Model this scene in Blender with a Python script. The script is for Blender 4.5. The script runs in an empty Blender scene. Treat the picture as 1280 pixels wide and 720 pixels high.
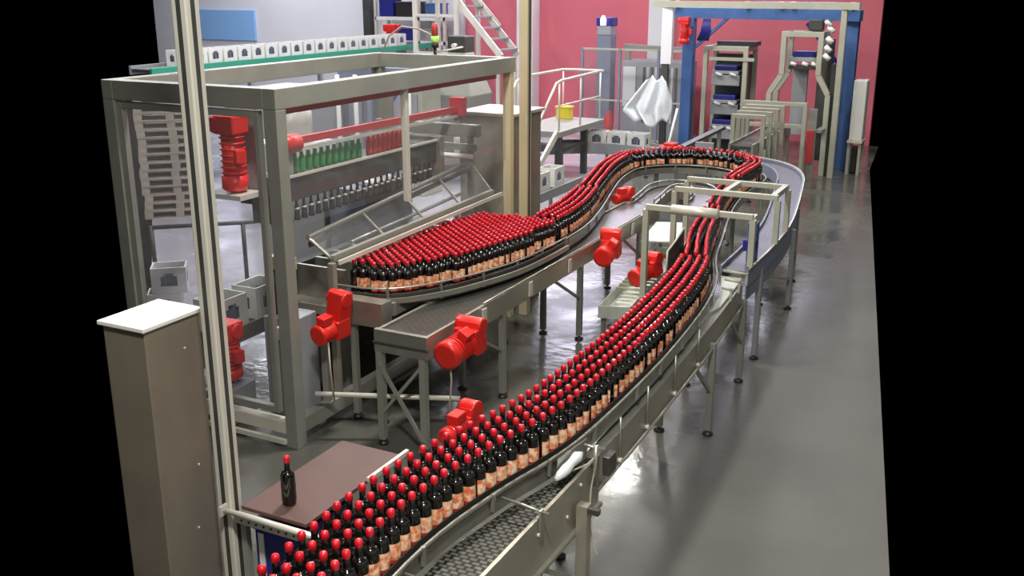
import bpy, bmesh, math, random
from mathutils import Vector, Matrix
random.seed(7)
S = bpy.context.scene
COL = S.collection
V = Vector

# ------------------------------------------------------------------ camera
H, F = 4.0, 1251.0
TH, YAW = math.radians(16.8), math.radians(27)
cam = bpy.data.cameras.new('camera'); cam.sensor_width = 36; cam.lens = F / 1280 * 36
cam.clip_start = 0.05; cam.clip_end = 200
camo = bpy.data.objects.new('camera', cam); COL.objects.link(camo)
camo.location = (0, 0, H); camo.rotation_euler = (math.pi / 2 - TH, 0, YAW)
S.camera = camo

_f0 = V((-math.sin(YAW), math.cos(YAW), 0)); _r = V((math.cos(YAW), math.sin(YAW), 0))
_fw = _f0 * math.cos(TH) + V((0, 0, -math.sin(TH))); _up = _f0 * math.sin(TH) + V((0, 0, math.cos(TH)))
def depth(p):
    return (V(p) - V((0, 0, H))).dot(_fw)
def shown(p):
    q = V(p) - V((0, 0, H)); w = q.dot(_fw)
    if w < .3: return False
    x = 640 + F * q.dot(_r) / w; y = 360 - F * q.dot(_up) / w
    return 190 < x < 1090 and -10 < y < 760

# ------------------------------------------------------------------ materials
def mat(name, col, rough=.5, metal=0., noise=0., nscale=8., bump=0., spec=.5, coat=0., col2=None, rough2=None, stretch=(1, 1, 1)):
    m = bpy.data.materials.new(name); m.use_nodes = True
    nt = m.node_tree; b = nt.nodes['Principled BSDF']
    b.inputs['Base Color'].default_value = (*col, 1); b.inputs['Roughness'].default_value = rough
    b.inputs['Metallic'].default_value = metal; b.inputs['Specular IOR Level'].default_value = spec
    b.inputs['Coat Weight'].default_value = coat
    if noise or bump:
        tc = nt.nodes.new('ShaderNodeTexCoord'); mp = nt.nodes.new('ShaderNodeMapping'); mp.inputs['Scale'].default_value = stretch
        nz = nt.nodes.new('ShaderNodeTexNoise'); nz.inputs['Scale'].default_value = nscale; nz.inputs['Detail'].default_value = 6
        nt.links.new(tc.outputs['Object'], mp.inputs['Vector']); nt.links.new(mp.outputs['Vector'], nz.inputs['Vector'])
        if noise:
            mx = nt.nodes.new('ShaderNodeMix'); mx.data_type = 'RGBA'
            c2 = col2 or tuple(c * (1 - noise) for c in col)
            mx.inputs['A'].default_value = (*c2, 1); mx.inputs['B'].default_value = (*col, 1)
            rp = nt.nodes.new('ShaderNodeValToRGB'); rp.color_ramp.elements[0].position = .35; rp.color_ramp.elements[1].position = .65
            nt.links.new(nz.outputs['Fac'], rp.inputs['Fac']); nt.links.new(rp.outputs['Color'], mx.inputs['Factor'])
            nt.links.new(mx.outputs['Result'], b.inputs['Base Color'])
            if rough2 is not None:
                mr = nt.nodes.new('ShaderNodeMapRange'); mr.inputs['To Min'].default_value = rough2; mr.inputs['To Max'].default_value = rough
                nt.links.new(rp.outputs['Color'], mr.inputs['Value']); nt.links.new(mr.outputs['Result'], b.inputs['Roughness'])
        if bump:
            bp = nt.nodes.new('ShaderNodeBump'); bp.inputs['Strength'].default_value = bump; bp.inputs['Distance'].default_value = .02
            nt.links.new(nz.outputs['Fac'], bp.inputs['Height']); nt.links.new(bp.outputs['Normal'], b.inputs['Normal'])
    return m

M = {}
M['steel'] = mat('stainless_steel', (.44, .435, .38), .36, .7, .18, 6, .03)
M['sheet'] = mat('stainless_sheet', (.44, .41, .34), .36, .5, .22, 2.5, .04)
M['frame'] = mat('grey_frame_paint', (.34, .34, .30), .45, .35, .12, 3)
M['alu'] = mat('aluminium_profile', (.74, .71, .62), .35, .2, .15, 3, stretch=(1, 1, .2))
M['gold'] = mat('warm_aluminium', (.72, .61, .40), .34, .25, .2, 3, stretch=(1, 1, .2))
M['pale'] = mat('pale_frame_paint', (.46, .46, .37), .45, .1, .1, 4)
M['dark'] = mat('dark_steel', (.10, .10, .095), .45, .5, .2, 5)
M['black'] = mat('black_plastic', (.018, .018, .018), .45)
M['red'] = mat('red_machine_paint', (.72, .018, .012), .38, 0, .1, 10, .02, coat=.2)
M['redrail'] = mat('red_rail_paint', (.50, .05, .06), .45)
M['redwall'] = mat('red_wall_paint', (.72, .165, .215), .7, 0, .08, .7)
M['white'] = mat('white_plastic', (.78, .78, .74), .4, 0, .06, 6)
M['whitewall'] = mat('white_wall_paint', (.80, .79, .82), .7, 0, .06, .5)
M['film'] = mat('white_film', (.74, .78, .82), .35, 0, .08, 9, .25)
M['blue'] = mat('blue_machine_paint', (.06, .14, .36), .45, 0, .15, 3)
M['bluebox'] = mat('blue_plastic', (.018, .022, .20), .4)
M['skyblue'] = mat('pale_blue_panel', (.28, .52, .88), .6)
M['yellow'] = mat('yellow_plastic', (.80, .62, .05), .45)
M['green'] = mat('green_plastic', (.03, .30, .19), .4)
M['leaf'] = mat('green_paint', (.02, .26, .06), .4)
M['lime'] = mat('lime_lens', (.45, .85, .15), .3)
M['wood'] = mat('pallet_wood', (.52, .46, .38), .8, 0, .3, 14, .1, stretch=(.3, 1, 1))
M['board'] = mat('brown_board', (.112, .055, .045), .55, 0, .15, 3.5)
M['cable'] = mat('pale_cable', (.42, .38, .32), .5)
M['ceil'] = mat('ceiling_paint', (.30, .30, .29), .8)
M['dullwall'] = mat('grey_wall_paint', (.30, .30, .28), .8)
M['brown'] = mat('brown_stainless', (.27, .235, .185), .38, .35, .18, 2.5, .03)
M['grey'] = mat('grey_cabinet_paint', (.33, .34, .36), .5, .1, .08, 2)
M['bluegrey'] = mat('blue_grey_cabinet', (.22, .24, .31), .5, .1, .12, 2)
M['cap'] = mat('red_cap', (.60, .008, .02), .22, coat=.6)
M['galv'] = mat('galvanised_tray', (.62, .65, .57), .4, .45, .2, 5)
M['blackglass'] = mat('dark_bottle_glass', (.004, .0035, .003), .10, 0, spec=.8)

def glass_mat(name, rough, lo, hi):
    m = bpy.data.materials.new(name); m.use_nodes = True; nt = m.node_tree; nt.nodes.clear()
    o = nt.nodes.new('ShaderNodeOutputMaterial'); t = nt.nodes.new('ShaderNodeBsdfTransparent'); t.inputs['Color'].default_value = (.96, .96, .97, 1)
    g = nt.nodes.new('ShaderNodeBsdfGlossy'); g.inputs['Roughness'].default_value = rough
    d = nt.nodes.new('ShaderNodeBsdfDiffuse'); d.inputs['Color'].default_value = (.55, .55, .56, 1)
    a = nt.nodes.new('ShaderNodeMixShader'); a.inputs[0].default_value = .05
    b = nt.nodes.new('ShaderNodeMixShader'); lw = nt.nodes.new('ShaderNodeLayerWeight'); lw.inputs['Blend'].default_value = .25
    fr = nt.nodes.new('ShaderNodeMapRange'); fr.inputs['To Min'].default_value = lo; fr.inputs['To Max'].default_value = hi
    nt.links.new(lw.outputs['Facing'], fr.inputs['Value'])
    nt.links.new(t.outputs[0], a.inputs[1]); nt.links.new(d.outputs[0], a.inputs[2])
    nt.links.new(fr.outputs[0], b.inputs[0]); nt.links.new(a.outputs[0], b.inputs[1]); nt.links.new(g.outputs[0], b.inputs[2])
    nt.links.new(b.outputs[0], o.inputs[0]); return m
M['glass'] = glass_mat('clear_guard_panel', .06, .015, .14)
M['dullglass'] = glass_mat('scuffed_guard_panel', .25, .01, .05)

def mat_belt(name, c1, c2, sx, sy, rough=.4, metal=.3):
    """modular plastic chain: rows of links with dark gaps"""
    m = bpy.data.materials.new(name); m.use_nodes = True; nt = m.node_tree; b = nt.nodes['Principled BSDF']
    tc = nt.nodes.new('ShaderNodeTexCoord'); mp = nt.nodes.new('ShaderNodeMapping'); mp.inputs['Scale'].default_value = (sx, sy, 1)
    br = nt.nodes.new('ShaderNodeTexBrick'); br.inputs['Scale'].default_value = 1; br.inputs['Mortar Size'].default_value = .16
    br.inputs['Brick Width'].default_value = 1; br.inputs['Row Height'].default_value = 1; br.offset = .5
    br.inputs['Color1'].default_value = (*c1, 1); br.inputs['Color2'].default_value = tuple(x * .8 for x in c1) + (1,); br.inputs['Mortar'].default_value = (*c2, 1)
    nt.links.new(tc.outputs['Object'], mp.inputs['Vector']); nt.links.new(mp.outputs['Vector'], br.inputs['Vector'])
    nt.links.new(br.outputs['Color'], b.inputs['Base Color'])
    bp = nt.nodes.new('ShaderNodeBump'); bp.inputs['Strength'].default_value = .8; bp.inputs['Distance'].default_value = .01; bp.invert = True
    nt.links.new(br.outputs['Fac'], bp.inputs['Height']); nt.links.new(bp.outputs['Normal'], b.inputs['Normal'])
    b.inputs['Roughness'].default_value = rough; b.inputs['Metallic'].default_value = metal; return m
M['mat'] = mat_belt('grey_modular_belt', (.13, .125, .10), (.014, .014, .014), 17, 32)
M['belt'] = mat_belt('dark_slat_chain', (.075, .073, .065), (.01, .01, .01), 12, 26)
M['greybelt'] = mat_belt('steel_slat_chain', (.15, .145, .13), (.095, .09, .085), 12, 26, .3, .6)
M['bluebelt'] = mat_belt('blue_grey_belt', (.11, .11, .145), (.05, .05, .06), 14, 30, .4, .2)

def floor_mat():
    m = bpy.data.materials.new('wet_concrete_floor'); m.use_nodes = True; nt = m.node_tree; b = nt.nodes['Principled BSDF']
    tc = nt.nodes.new('ShaderNodeTexCoord')
    n1 = nt.nodes.new('ShaderNodeTexNoise'); n1.inputs['Scale'].default_value = .55; n1.inputs['Detail'].default_value = 8
    n2 = nt.nodes.new('ShaderNodeTexNoise'); n2.inputs['Scale'].default_value = 7; n2.inputs['Detail'].default_value = 5
    n3 = nt.nodes.new('ShaderNodeTexNoise'); n3.inputs['Scale'].default_value = 1.1; n3.inputs['Detail'].default_value = 3
    for n in (n1, n2, n3): nt.links.new(tc.outputs['Object'], n.inputs['Vector'])
    r1 = nt.nodes.new('ShaderNodeValToRGB')
    r1.color_ramp.elements[0].position = .3; r1.color_ramp.elements[0].color = (.072, .072, .063, 1)
    r1.color_ramp.elements[1].position = .7; r1.color_ramp.elements[1].color = (.118, .116, .102, 1)
    nt.links.new(n1.outputs['Fac'], r1.inputs['Fac'])
    sq = nt.nodes.new('ShaderNodeSeparateXYZ'); nt.links.new(tc.outputs['Object'], sq.inputs[0])
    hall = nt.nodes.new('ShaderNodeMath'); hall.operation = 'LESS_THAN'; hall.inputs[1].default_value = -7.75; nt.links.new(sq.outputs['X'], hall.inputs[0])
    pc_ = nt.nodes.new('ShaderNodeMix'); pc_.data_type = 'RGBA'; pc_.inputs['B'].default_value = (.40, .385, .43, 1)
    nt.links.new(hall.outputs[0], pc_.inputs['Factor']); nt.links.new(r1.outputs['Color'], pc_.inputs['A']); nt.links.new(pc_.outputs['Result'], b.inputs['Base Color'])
    # wetness: puddled between the conveyors, damp elsewhere
    sp = nt.nodes.new('ShaderNodeSeparateXYZ'); nt.links.new(tc.outputs['Object'], sp.inputs[0])
    r3 = nt.nodes.new('ShaderNodeValToRGB'); r3.color_ramp.elements[0].position = .42; r3.color_ramp.elements[1].position = .60
    r3.color_ramp.elements[0].color = (.10, .10, .10, 1); r3.color_ramp.elements[1].color = (.30, .30, .30, 1)
    nt.links.new(n3.outputs['Fac'], r3.inputs['Fac'])
    dry = nt.nodes.new('ShaderNodeMapRange'); dry.inputs['From Min'].default_value = -2.9; dry.inputs['From Max'].default_value = -1.6; dry.interpolation_type = 'SMOOTHSTEP'
    nt.links.new(sp.outputs['X'], dry.inputs['Value'])
    mr = nt.nodes.new('ShaderNodeMix'); mr.data_type = 'FLOAT'; mr.inputs['B'].default_value = .5
    nt.links.new(dry.outputs['Result'], mr.inputs['Factor']); nt.links.new(r3.outputs['Color'], mr.inputs['A']); nt.links.new(mr.outputs['Result'], b.inputs['Roughness'])
    bp = nt.nodes.new('ShaderNodeBump'); bp.inputs['Strength'].default_value = .22; bp.inputs['Distance'].default_value = .02
    nt.links.new(n2.outputs['Fac'], bp.inputs['Height']); nt.links.new(bp.outputs['Normal'], b.inputs['Normal'])
    b.inputs['Specular IOR Level'].default_value = .5
    return m
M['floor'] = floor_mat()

def label_mat():
    m = bpy.data.materials.new('bottle_label_print'); m.use_nodes = True; nt = m.node_tree; b = nt.nodes['Principled BSDF']
    tc = nt.nodes.new('ShaderNodeTexCoord'); sp = nt.nodes.new('ShaderNodeSeparateXYZ'); nt.links.new(tc.outputs['Object'], sp.inputs[0])
    oi = nt.nodes.new('ShaderNodeObjectInfo')
    nz = nt.nodes.new('ShaderNodeTexNoise'); nz.noise_dimensions = '4D'; nz.inputs['Scale'].default_value = 32; nz.inputs['Detail'].default_value = 2
    nt.links.new(tc.outputs['Object'], nz.inputs['Vector'])
    mu = nt.nodes.new('ShaderNodeMath'); mu.operation = 'MULTIPLY'; mu.inputs[1].default_value = 9; nt.links.new(oi.outputs['Random'], mu.inputs[0]); nt.links.new(mu.outputs[0], nz.inputs['W'])
    r = nt.nodes.new('ShaderNodeValToRGB'); e = r.color_ramp.elements
    e[0].position = .38; e[0].color = (.72, .17, .07, 1); e[1].position = .64; e[1].color = (.95, .76, .58, 1)
    k = e.new(.5); k.color = (.90, .46, .25, 1)
    nt.links.new(nz.outputs['Fac'], r.inputs['Fac'])
    band = nt.nodes.new('ShaderNodeMath'); band.operation = 'LESS_THAN'; band.inputs[1].default_value = .048; nt.links.new(sp.outputs['Z'], band.inputs[0])
    mx = nt.nodes.new('ShaderNodeMix'); mx.data_type = 'RGBA'; mx.inputs['B'].default_value = (.42, .03, .03, 1)
    nt.links.new(band.outputs[0], mx.inputs['Factor']); nt.links.new(r.outputs['Color'], mx.inputs['A']); nt.links.new(mx.outputs['Result'], b.inputs['Base Color'])
    b.inputs['Roughness'].default_value = .4; return m
M['label'] = label_mat()

def emit_mat(name, col, s):
    m = bpy.data.materials.new(name); m.use_nodes = True; b = m.node_tree.nodes['Principled BSDF']
    b.inputs['Base Color'].default_value = (*col, 1); b.inputs['Emission Color'].default_value = (*col, 1); b.inputs['Emission Strength'].default_value = s; return m

# ------------------------------------------------------------------ mesh helpers
class MB:
    def __init__(s): s.v = []; s.f = []; s.sm = []
    def add(s, vs, fs, smooth=False):
        o = len(s.v); s.v += [V(p) for p in vs]
        for f in fs: s.f.append([i + o for i in f]); s.sm.append(smooth)
        return s
    def box(s, lo, hi):
        x0, y0, z0 = lo; x1, y1, z1 = hi
        if x0 > x1: x0, x1 = x1, x0
        if y0 > y1: y0, y1 = y1, y0
        if z0 > z1: z0, z1 = z1, z0
        return s.add([(x0, y0, z0), (x1, y0, z0), (x1, y1, z0), (x0, y1, z0), (x0, y0, z1), (x1, y0, z1), (x1, y1, z1), (x0, y1, z1)],
                     [(3, 2, 1, 0), (4, 5, 6, 7), (0, 1, 5, 4), (1, 2, 6, 5), (2, 3, 7, 6), (3, 0, 4, 7)])
    def bar(s, p, q, w=.04, h=None, up=(0, 0, 1)):
        h = h or w; p = V(p); q = V(q); d = (q - p).normalized(); u = V(up)
        if abs(d.dot(u)) > .98: u = V((0, 1, 0))
        a = d.cross(u).normalized(); b = a.cross(d).normalized()
        c = []
        for e in (p, q):
            for (i, j) in ((-1, -1), (1, -1), (1, 1), (-1, 1)): c.append(e + a * (i * w / 2) + b * (j * h / 2))
        return s.add(c, [(3, 2, 1, 0), (4, 5, 6, 7), (0, 1, 5, 4), (1, 2, 6, 5), (2, 3, 7, 6), (3, 0, 4, 7)])
    def tube(s, pts, r, n=8):
        pts = [V(p) for p in pts]; rings = []
        t0 = (pts[1] - pts[0]).normalized(); u = V((0, 0, 1)) if abs(t0.z) < .9 else V((0, 1, 0))
        a = t0.cross(u).normalized()
        for i, p in enumerate(pts):
            if i == 0: t = (pts[1] - p)
            elif i == len(pts) - 1: t = p - pts[i - 1]
            else: t = (pts[i + 1] - p).normalized() + (p - pts[i - 1]).normalized()
            t = t.normalized(); a = (a - t * a.dot(t)).normalized(); b = t.cross(a)
            rr = r[i] if isinstance(r, (list, tuple)) else r
            rings.append([p + (a * math.cos(k * 2 * math.pi / n) + b * math.sin(k * 2 * math.pi / n)) * rr for k in range(n)])
        vs = [v for g in rings for v in g]; fs = []
        for i in range(len(rings) - 1):
            for k in range(n):
                k2 = (k + 1) % n; fs.append((i * n + k, i * n + k2, (i + 1) * n + k2, (i + 1) * n + k))
        s.add(vs, fs, True); o = len(s.v) - len(vs)
        s.f.append([o + k for k in range(n)][::-1]); s.sm.append(False)
        s.f.append([o + (len(rings) - 1) * n + k for k in range(n)]); s.sm.append(False)
        return s
    def lathe(s, prof, n=14, c=(0, 0, 0), a0=0, a1=2 * math.pi, cap=True):
        full = abs(a1 - a0 - 2 * math.pi) < 1e-6; m = n if full else n + 1
        vs = []
        for (r, z) in prof:
            for k in range(m):
                t = a0 + (a1 - a0) * k / n; vs.append((c[0] + r * math.cos(t), c[1] + r * math.sin(t), c[2] + z))
        fs = []
        for i in range(len(prof) - 1):
            for k in range(n):
                k2 = (k + 1) % m; fs.append((i * m + k, i * m + k2, (i + 1) * m + k2, (i + 1) * m + k))
        s.add(vs, fs, True)
        if cap and full:
            o = len(s.v) - len(vs)
            s.f.append([o + k for k in range(m)][::-1]); s.sm.append(False)
            s.f.append([o + (len(prof) - 1) * m + k for k in range(m)]); s.sm.append(False)
        return s
    def prism(s, poly, z0, z1):
        n = len(poly); vs = [(p[0], p[1], z0) for p in poly] + [(p[0], p[1], z1) for p in poly]
        ar = sum(poly[i][0] * poly[(i + 1) % n][1] - poly[(i + 1) % n][0] * poly[i][1] for i in range(n))
        fs = [list(range(n))[::-1], list(range(n, 2 * n))] + [(i, (i + 1) % n, n + (i + 1) % n, n + i) for i in range(n)]
        if ar < 0: fs = [f[::-1] for f in map(list, fs)]
        return s.add(vs, fs)
    def strip(s, L, R, z0, z1):
        """solid band between two polylines of equal length"""
        n = len(L); vs = []
        for i in range(n):
            vs += [(L[i][0], L[i][1], z0), (R[i][0], R[i][1], z0), (R[i][0], R[i][1], z1), (L[i][0], L[i][1], z1)]
        fs = []
        for i in range(n - 1):
            a, b = i * 4, i * 4 + 4
            fs += [(a + 0, a + 1, b + 1, b + 0), (a + 1, a + 2, b + 2, b + 1), (a + 2, a + 3, b + 3, b + 2), (a + 3, a + 0, b + 0, b + 3)]
        fs += [(0, 3, 2, 1), ((n - 1) * 4, (n - 1) * 4 + 1, (n - 1) * 4 + 2, (n - 1) * 4 + 3)]
        return s.add(vs, fs)
    def build(s, name, m, parent=None, bevel=0., loc=None):
        off = V(OFF.get(parent.name, (0, 0, 0))) if parent is not None else V(loc or (0, 0, 0))
        me = bpy.data.meshes.new(name); me.from_pydata([v - off for v in s.v], [], s.f)
        me.polygons.foreach_set('use_smooth', s.sm); 
        bm = bmesh.new(); bm.from_mesh(me); bmesh.ops.recalc_face_normals(bm, faces=bm.faces); bm.to_mesh(me); bm.free()
        me.materials.append(M[m] if isinstance(m, str) else m); me.update()
        o = bpy.data.objects.new(name, me); COL.objects.link(o)
        if parent is not None:
            o.parent = parent; OFF[o.name] = off
        else:
            o.location = off; OFF[o.name] = off
        if bevel:
            b = o.modifiers.new('bevel', 'BEVEL'); b.width = bevel; b.segments = 2; b.limit_method = 'ANGLE'
        return o
OFF = {}
def tag(o, label, cat, group=None):
    o['label'] = label; o['category'] = cat
    if group: o['group'] = group
    return o
def thing(name, label, cat, loc=(0, 0, 0), group=None):
    o = bpy.data.objects.new(name, None); COL.objects.link(o); o.location = loc; o.empty_display_size = .1
    OFF[o.name] = V(loc); return tag(o, label, cat, group)
def struct(o): o['kind'] = 'structure'; return o
def copy_thing(o, loc, rz=0, label=None, group=None):
    c = o.copy(); COL.objects.link(c); c.location = loc; c.rotation_euler = (0, 0, rz)
    if label: c['label'] = label
    if group: c['group'] = group
    for ch in list(o.children):
        d = ch.copy(); COL.objects.link(d); d.parent = c
        for g in list(ch.children):
            e = g.copy(); COL.objects.link(e); e.parent = d
    return c
ORD = ['first', 'second', 'third', 'fourth', 'fifth', 'sixth', 'seventh', 'eighth', 'ninth', 'tenth', 'eleventh', 'twelfth', 'thirteenth',
       'fourteenth', 'fifteenth', 'sixteenth', 'seventeenth', 'eighteenth', 'nineteenth', 'twentieth']

def resample(pts, step):
    pts = [V((p[0], p[1], 0)) for p in pts]; out = [pts[0]]; acc = 0
    for a, b in zip(pts, pts[1:]):
        L = (b - a).length; d = step - acc
        while d <= L:
            out.append(a.lerp(b, d / L)); d += step
        acc = L - (d - step)
    return out
def smooth(pts, it=2):
    pts = [V((p[0], p[1], 0)) for p in pts]
    for _ in range(it):
        q = [pts[0]]
        for a, b in zip(pts, pts[1:]): q += [a.lerp(b, .25), a.lerp(b, .75)]
        q.append(pts[-1]); pts = q
    return pts
def offset(pts, d):
    """d > 0 : to the right of travel"""
    out = []
    for i, p in enumerate(pts):
        a = pts[max(i - 1, 0)]; b = pts[min(i + 1, len(pts) - 1)]; t = (V((b[0], b[1], 0)) - V((a[0], a[1], 0))).normalized()
        dd = d[i] if isinstance(d, (list, tuple)) else d
        out.append(V((p[0], p[1], 0)) + V((t.y, -t.x, 0)) * dd)
    return out
def lift(pts, z): return [(p[0], p[1], z) for p in pts]

# ------------------------------------------------------------------ setting
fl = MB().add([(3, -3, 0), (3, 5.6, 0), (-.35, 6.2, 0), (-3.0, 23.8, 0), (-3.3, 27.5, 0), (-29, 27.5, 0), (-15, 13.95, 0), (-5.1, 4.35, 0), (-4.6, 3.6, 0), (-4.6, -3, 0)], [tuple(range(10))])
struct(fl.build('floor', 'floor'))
struct(MB().box((-29, -3, 7.6), (3, 27.6, 7.75)).build('ceiling', 'ceil'))
struct(MB().box((3, -3, 0), (3.15, 27.6, 7.6)).build('wall_right', 'dullwall'))
struct(MB().box((-4.6, -3.15, 0), (3.15, -3, 7.6)).build('wall_front', 'dullwall'))
wb = struct(MB().box((-15.6, 27.5, 0), (-3.55, 27.7, 7.6)).build('wall_back', 'redwall'))
struct(MB().box((-28.6, 27.6, 0), (-15.6, 27.8, 7.6)).build('wall_left', 'whitewall'))
# daylight strip windows high in the far wall, above the frame of the picture
struct(MB().box((-28, 27.38, 4.6), (-16, 27.5, 7.0)).build('window_1', emit_mat('daylight_pane', (.84, .85, 1.0), 3.5)))
struct(MB().box((-15, 27.38, 4.4), (-4, 27.49, 7.0)).build('window_2', emit_mat('daylight_pane_red_wall', (.84, .82, 1.0), 6)))
for (x, nm) in ((-13.35, 'trim_1'), (-9.3, 'trim_2')):
    struct(MB().box((x - .26, 27.0, 0 if nm == 'trim_1' else 1.6), (x + .26, 27.49, 7.6)).build(nm, 'whitewall', bevel=.01))

# ceiling lamps (real fittings: two rows under the ceiling)
def lamp(x, y, sx, sy, w, col=(1, .97, .90), z=7.4):
    l = bpy.data.lights.new('ceiling_lamp', 'AREA'); l.shape = 'RECTANGLE'; l.size = sx; l.size_y = sy; l.energy = w; l.color = col
    o = bpy.data.objects.new('ceiling_lamp', l); COL.objects.link(o); o.location = (x, y, z); return o
for (x, y, w_) in ((-.8, 1.2, 600), (-4.2, 7.6, 420), (-.2, 13.5, 90), (-6.6, 13.0, 230), (-2.4, 20.0, 240), (-7.6, 20.5, 270)):
    lamp(x, y, .6, .6, w_)
for y in (14.0, 20.5):
    lamp(-11.4, y, .8, 1.6, 270, (.95, .96, 1)); lamp(-17, y, .8, 1.6, 260, (.93, .95, 1))
lamp(-22, 20, .8, 1.6, 230, (.90, .93, 1)); lamp(-22, 25, .8, 1.6, 170, (.93, .95, 1)); lamp(-11, 8.0, .8, 1.6, 220, (.95, .96, 1))

# ------------------------------------------------------------------ gear motor
def motor(label, p, axis, L=.34, R=.085, gear_dir=(0, 0, 1), gear=.2, color='red', name='gear_motor', box_dir=None, cab=None):
    """finned motor with fan cover, terminal box and gearbox; p = flange between motor and gearbox"""
    p = V(p); a = V(axis).normalized(); t = thing(name, label, 'motor', p)
    n = 7; m = MB(); m.tube([p, p + a * L * .72], R * .86, 16)
    for i in range(n):
        c = p + a * (L * .72 * (i + .5) / n); m.tube([c - a * .008, c + a * .008], R, 16)
    m.build('motor_body', color, t)
    MB().tube([p + a * L * .72, p + a * L * .95, p + a * L], [R * 1.04, R * 1.04, R * .8], 16).build('fan_cover', color, t)
    g = V(gear_dir).normalized(); u = a.cross(g).normalized()
    m = MB(); m.bar(p - a * .17, p, R * 1.9, R * 1.9, up=g)
    m.bar(p - a * .085 - g * R, p - a * .085 + g * gear, R * 1.75, .16, up=a); m.tube([p - a * .085 + g * gear * .8 - u * R, p - a * .085 + g * gear * .8 + u * R * 1.15], .075, 14)
    m.build('gearbox', color, t, .012)
    bd = V(box_dir) if box_dir else u
    c = p + a * L * .36 + bd * (R + .03); MB().bar(c - a * .06, c + a * .06, .1, .075, up=bd).build('terminal_box', color, t, .008)
    if cab: MB().tube(cab, .009, 6).build('cable', 'cable', t)
    return t

# ------------------------------------------------------------------ bottle lane
LW = [((-2.62, 2.6), .37), ((-2.66, 3.2), .37), ((-2.71, 3.9), .37), ((-2.62, 4.6), .36), ((-2.50, 5.1), .35), ((-2.46, 5.6), .35), ((-2.46, 6.8), .35), ((-2.50, 7.6), .35), ((-2.56, 8.4), .35), ((-2.67, 9.2), .33), ((-2.88, 9.9), .28), ((-3.0, 10.5), .27),
      ((-3.1, 11.1), .25), ((-3.28, 12.0), .22), ((-3.42, 12.9), .22), ((-3.5, 13.7), .25)]
cx, cy, rr = -4.5, 14.65, 1.02
for k in range(0, 13):
    t = math.pi * k / 12; LW.append(((cx + rr * math.cos(t), cy + rr * math.sin(t)), .25))
LW += [((-5.44, 13.8), .28), ((-5.22, 12.9), .30), ((-4.92, 11.7), .34), ((-4.74, 10.8), .36), ((-4.70, 10.07), .36)]
P3 = [V((p[0], p[1], w)) for p, w in LW]
def smooth3(pts, it=2):
    for _ in range(it):
        q = [pts[0]]
        for a, b in zip(pts, pts[1:]): q += [a.lerp(b, .25), a.lerp(b, .75)]
        q.append(pts[-1]); pts = q
    return pts
P3 = smooth3(P3, 2)
cen = [(p.x, p.y) for p in P3]; wid = [p.z for p in P3]
ZB = 1.2                                                       # top of the slat chain
# travel direction here runs away from the camera on the near lane: right of travel is +x
Rr = offset(cen, [w / 2 for w in wid]); Ll = offset(cen, [-w / 2 for w in wid])
lane = thing('bottle_conveyor', 'long steel bottle conveyor carrying the dense lane of red-capped bottles round the far loop', 'conveyor', (-2.56, 3, 0))
MB().strip(offset(cen, [-w / 2 - .02 for w in wid]), offset(cen, [w / 2 + .02 for w in wid]), ZB - .04, ZB).build('slat_chain', 'belt', lane)
for sgn in (1, -1):
    MB().strip(offset(cen, [sgn * (w / 2 + .022) for w in wid]), offset(cen, [sgn * (w / 2 + .04) for w in wid]), ZB - .085, ZB + .005).build('side_frame', 'steel', lane)
    MB().strip(offset(cen, [sgn * (w / 2 + .016) for w in wid]), offset(cen, [sgn * (w / 2 + .0225) for w in wid]), ZB + .012, ZB + .07).build('guide_strip', 'black', lane)
    MB().tube(lift(offset(cen, [sgn * (w / 2 + .055) for w in wid]), ZB + .05), .011, 6).build('guide_rail', 'steel', lane)
k = 0
for i, p in enumerate(resample(cen, .62)):
    j = min(range(len(cen)), key=lambda q: (cen[q][0] - p.x) ** 2 + (cen[q][1] - p.y) ** 2)
    for side, Q in ((1, offset(cen, [w / 2 + .06 for w in wid])), (-1, offset(cen, [-w / 2 - .06 for w in wid]))):
        q = Q[j]; MB().box((q.x - .011, q.y - .011, ZB - .05), (q.x + .011, q.y + .011, ZB + .06)).build('rail_bracket', 'steel', lane)
def conv_legs(parent, spots, z, brace=None, w=.055, m='frame'):
    for (x, y) in spots:
        l = MB().box((x - w / 2, y - w / 2, .05), (x + w / 2, y + w / 2, z)).build('leg', m, parent)
        MB().lathe([(.05, 0), (.05, .018), (.014, .03), (.014, .06)], 12, (x, y, 0)).build('foot', 'black', l)
conv_legs(lane, [(-2.62, 5.9), (-2.68, 8.3), (-2.80, 9.5), (-3.16, 11.0), (-3.40, 12.4), (-3.56, 14.0), (-4.0, 15.53), (-5.2, 15.35), (-5.48, 13.9)], ZB - .04)
MB().strip([(-2.99, 9.25), (-3.06, 9.75), (-3.15, 10.3)], [(-2.98, 9.25), (-3.05, 9.75), (-3.14, 10.3)], ZB - .02, ZB + .27).build('guard_plate', 'dark', lane)
MB().tube([(-2.985, 9.25, ZB - .04), (-2.985, 9.25, ZB + .28), (-3.055, 9.75, ZB + .28), (-3.145, 10.3, ZB + .28)], .011, 8).build('guard_edge', 'pale', lane)
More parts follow.
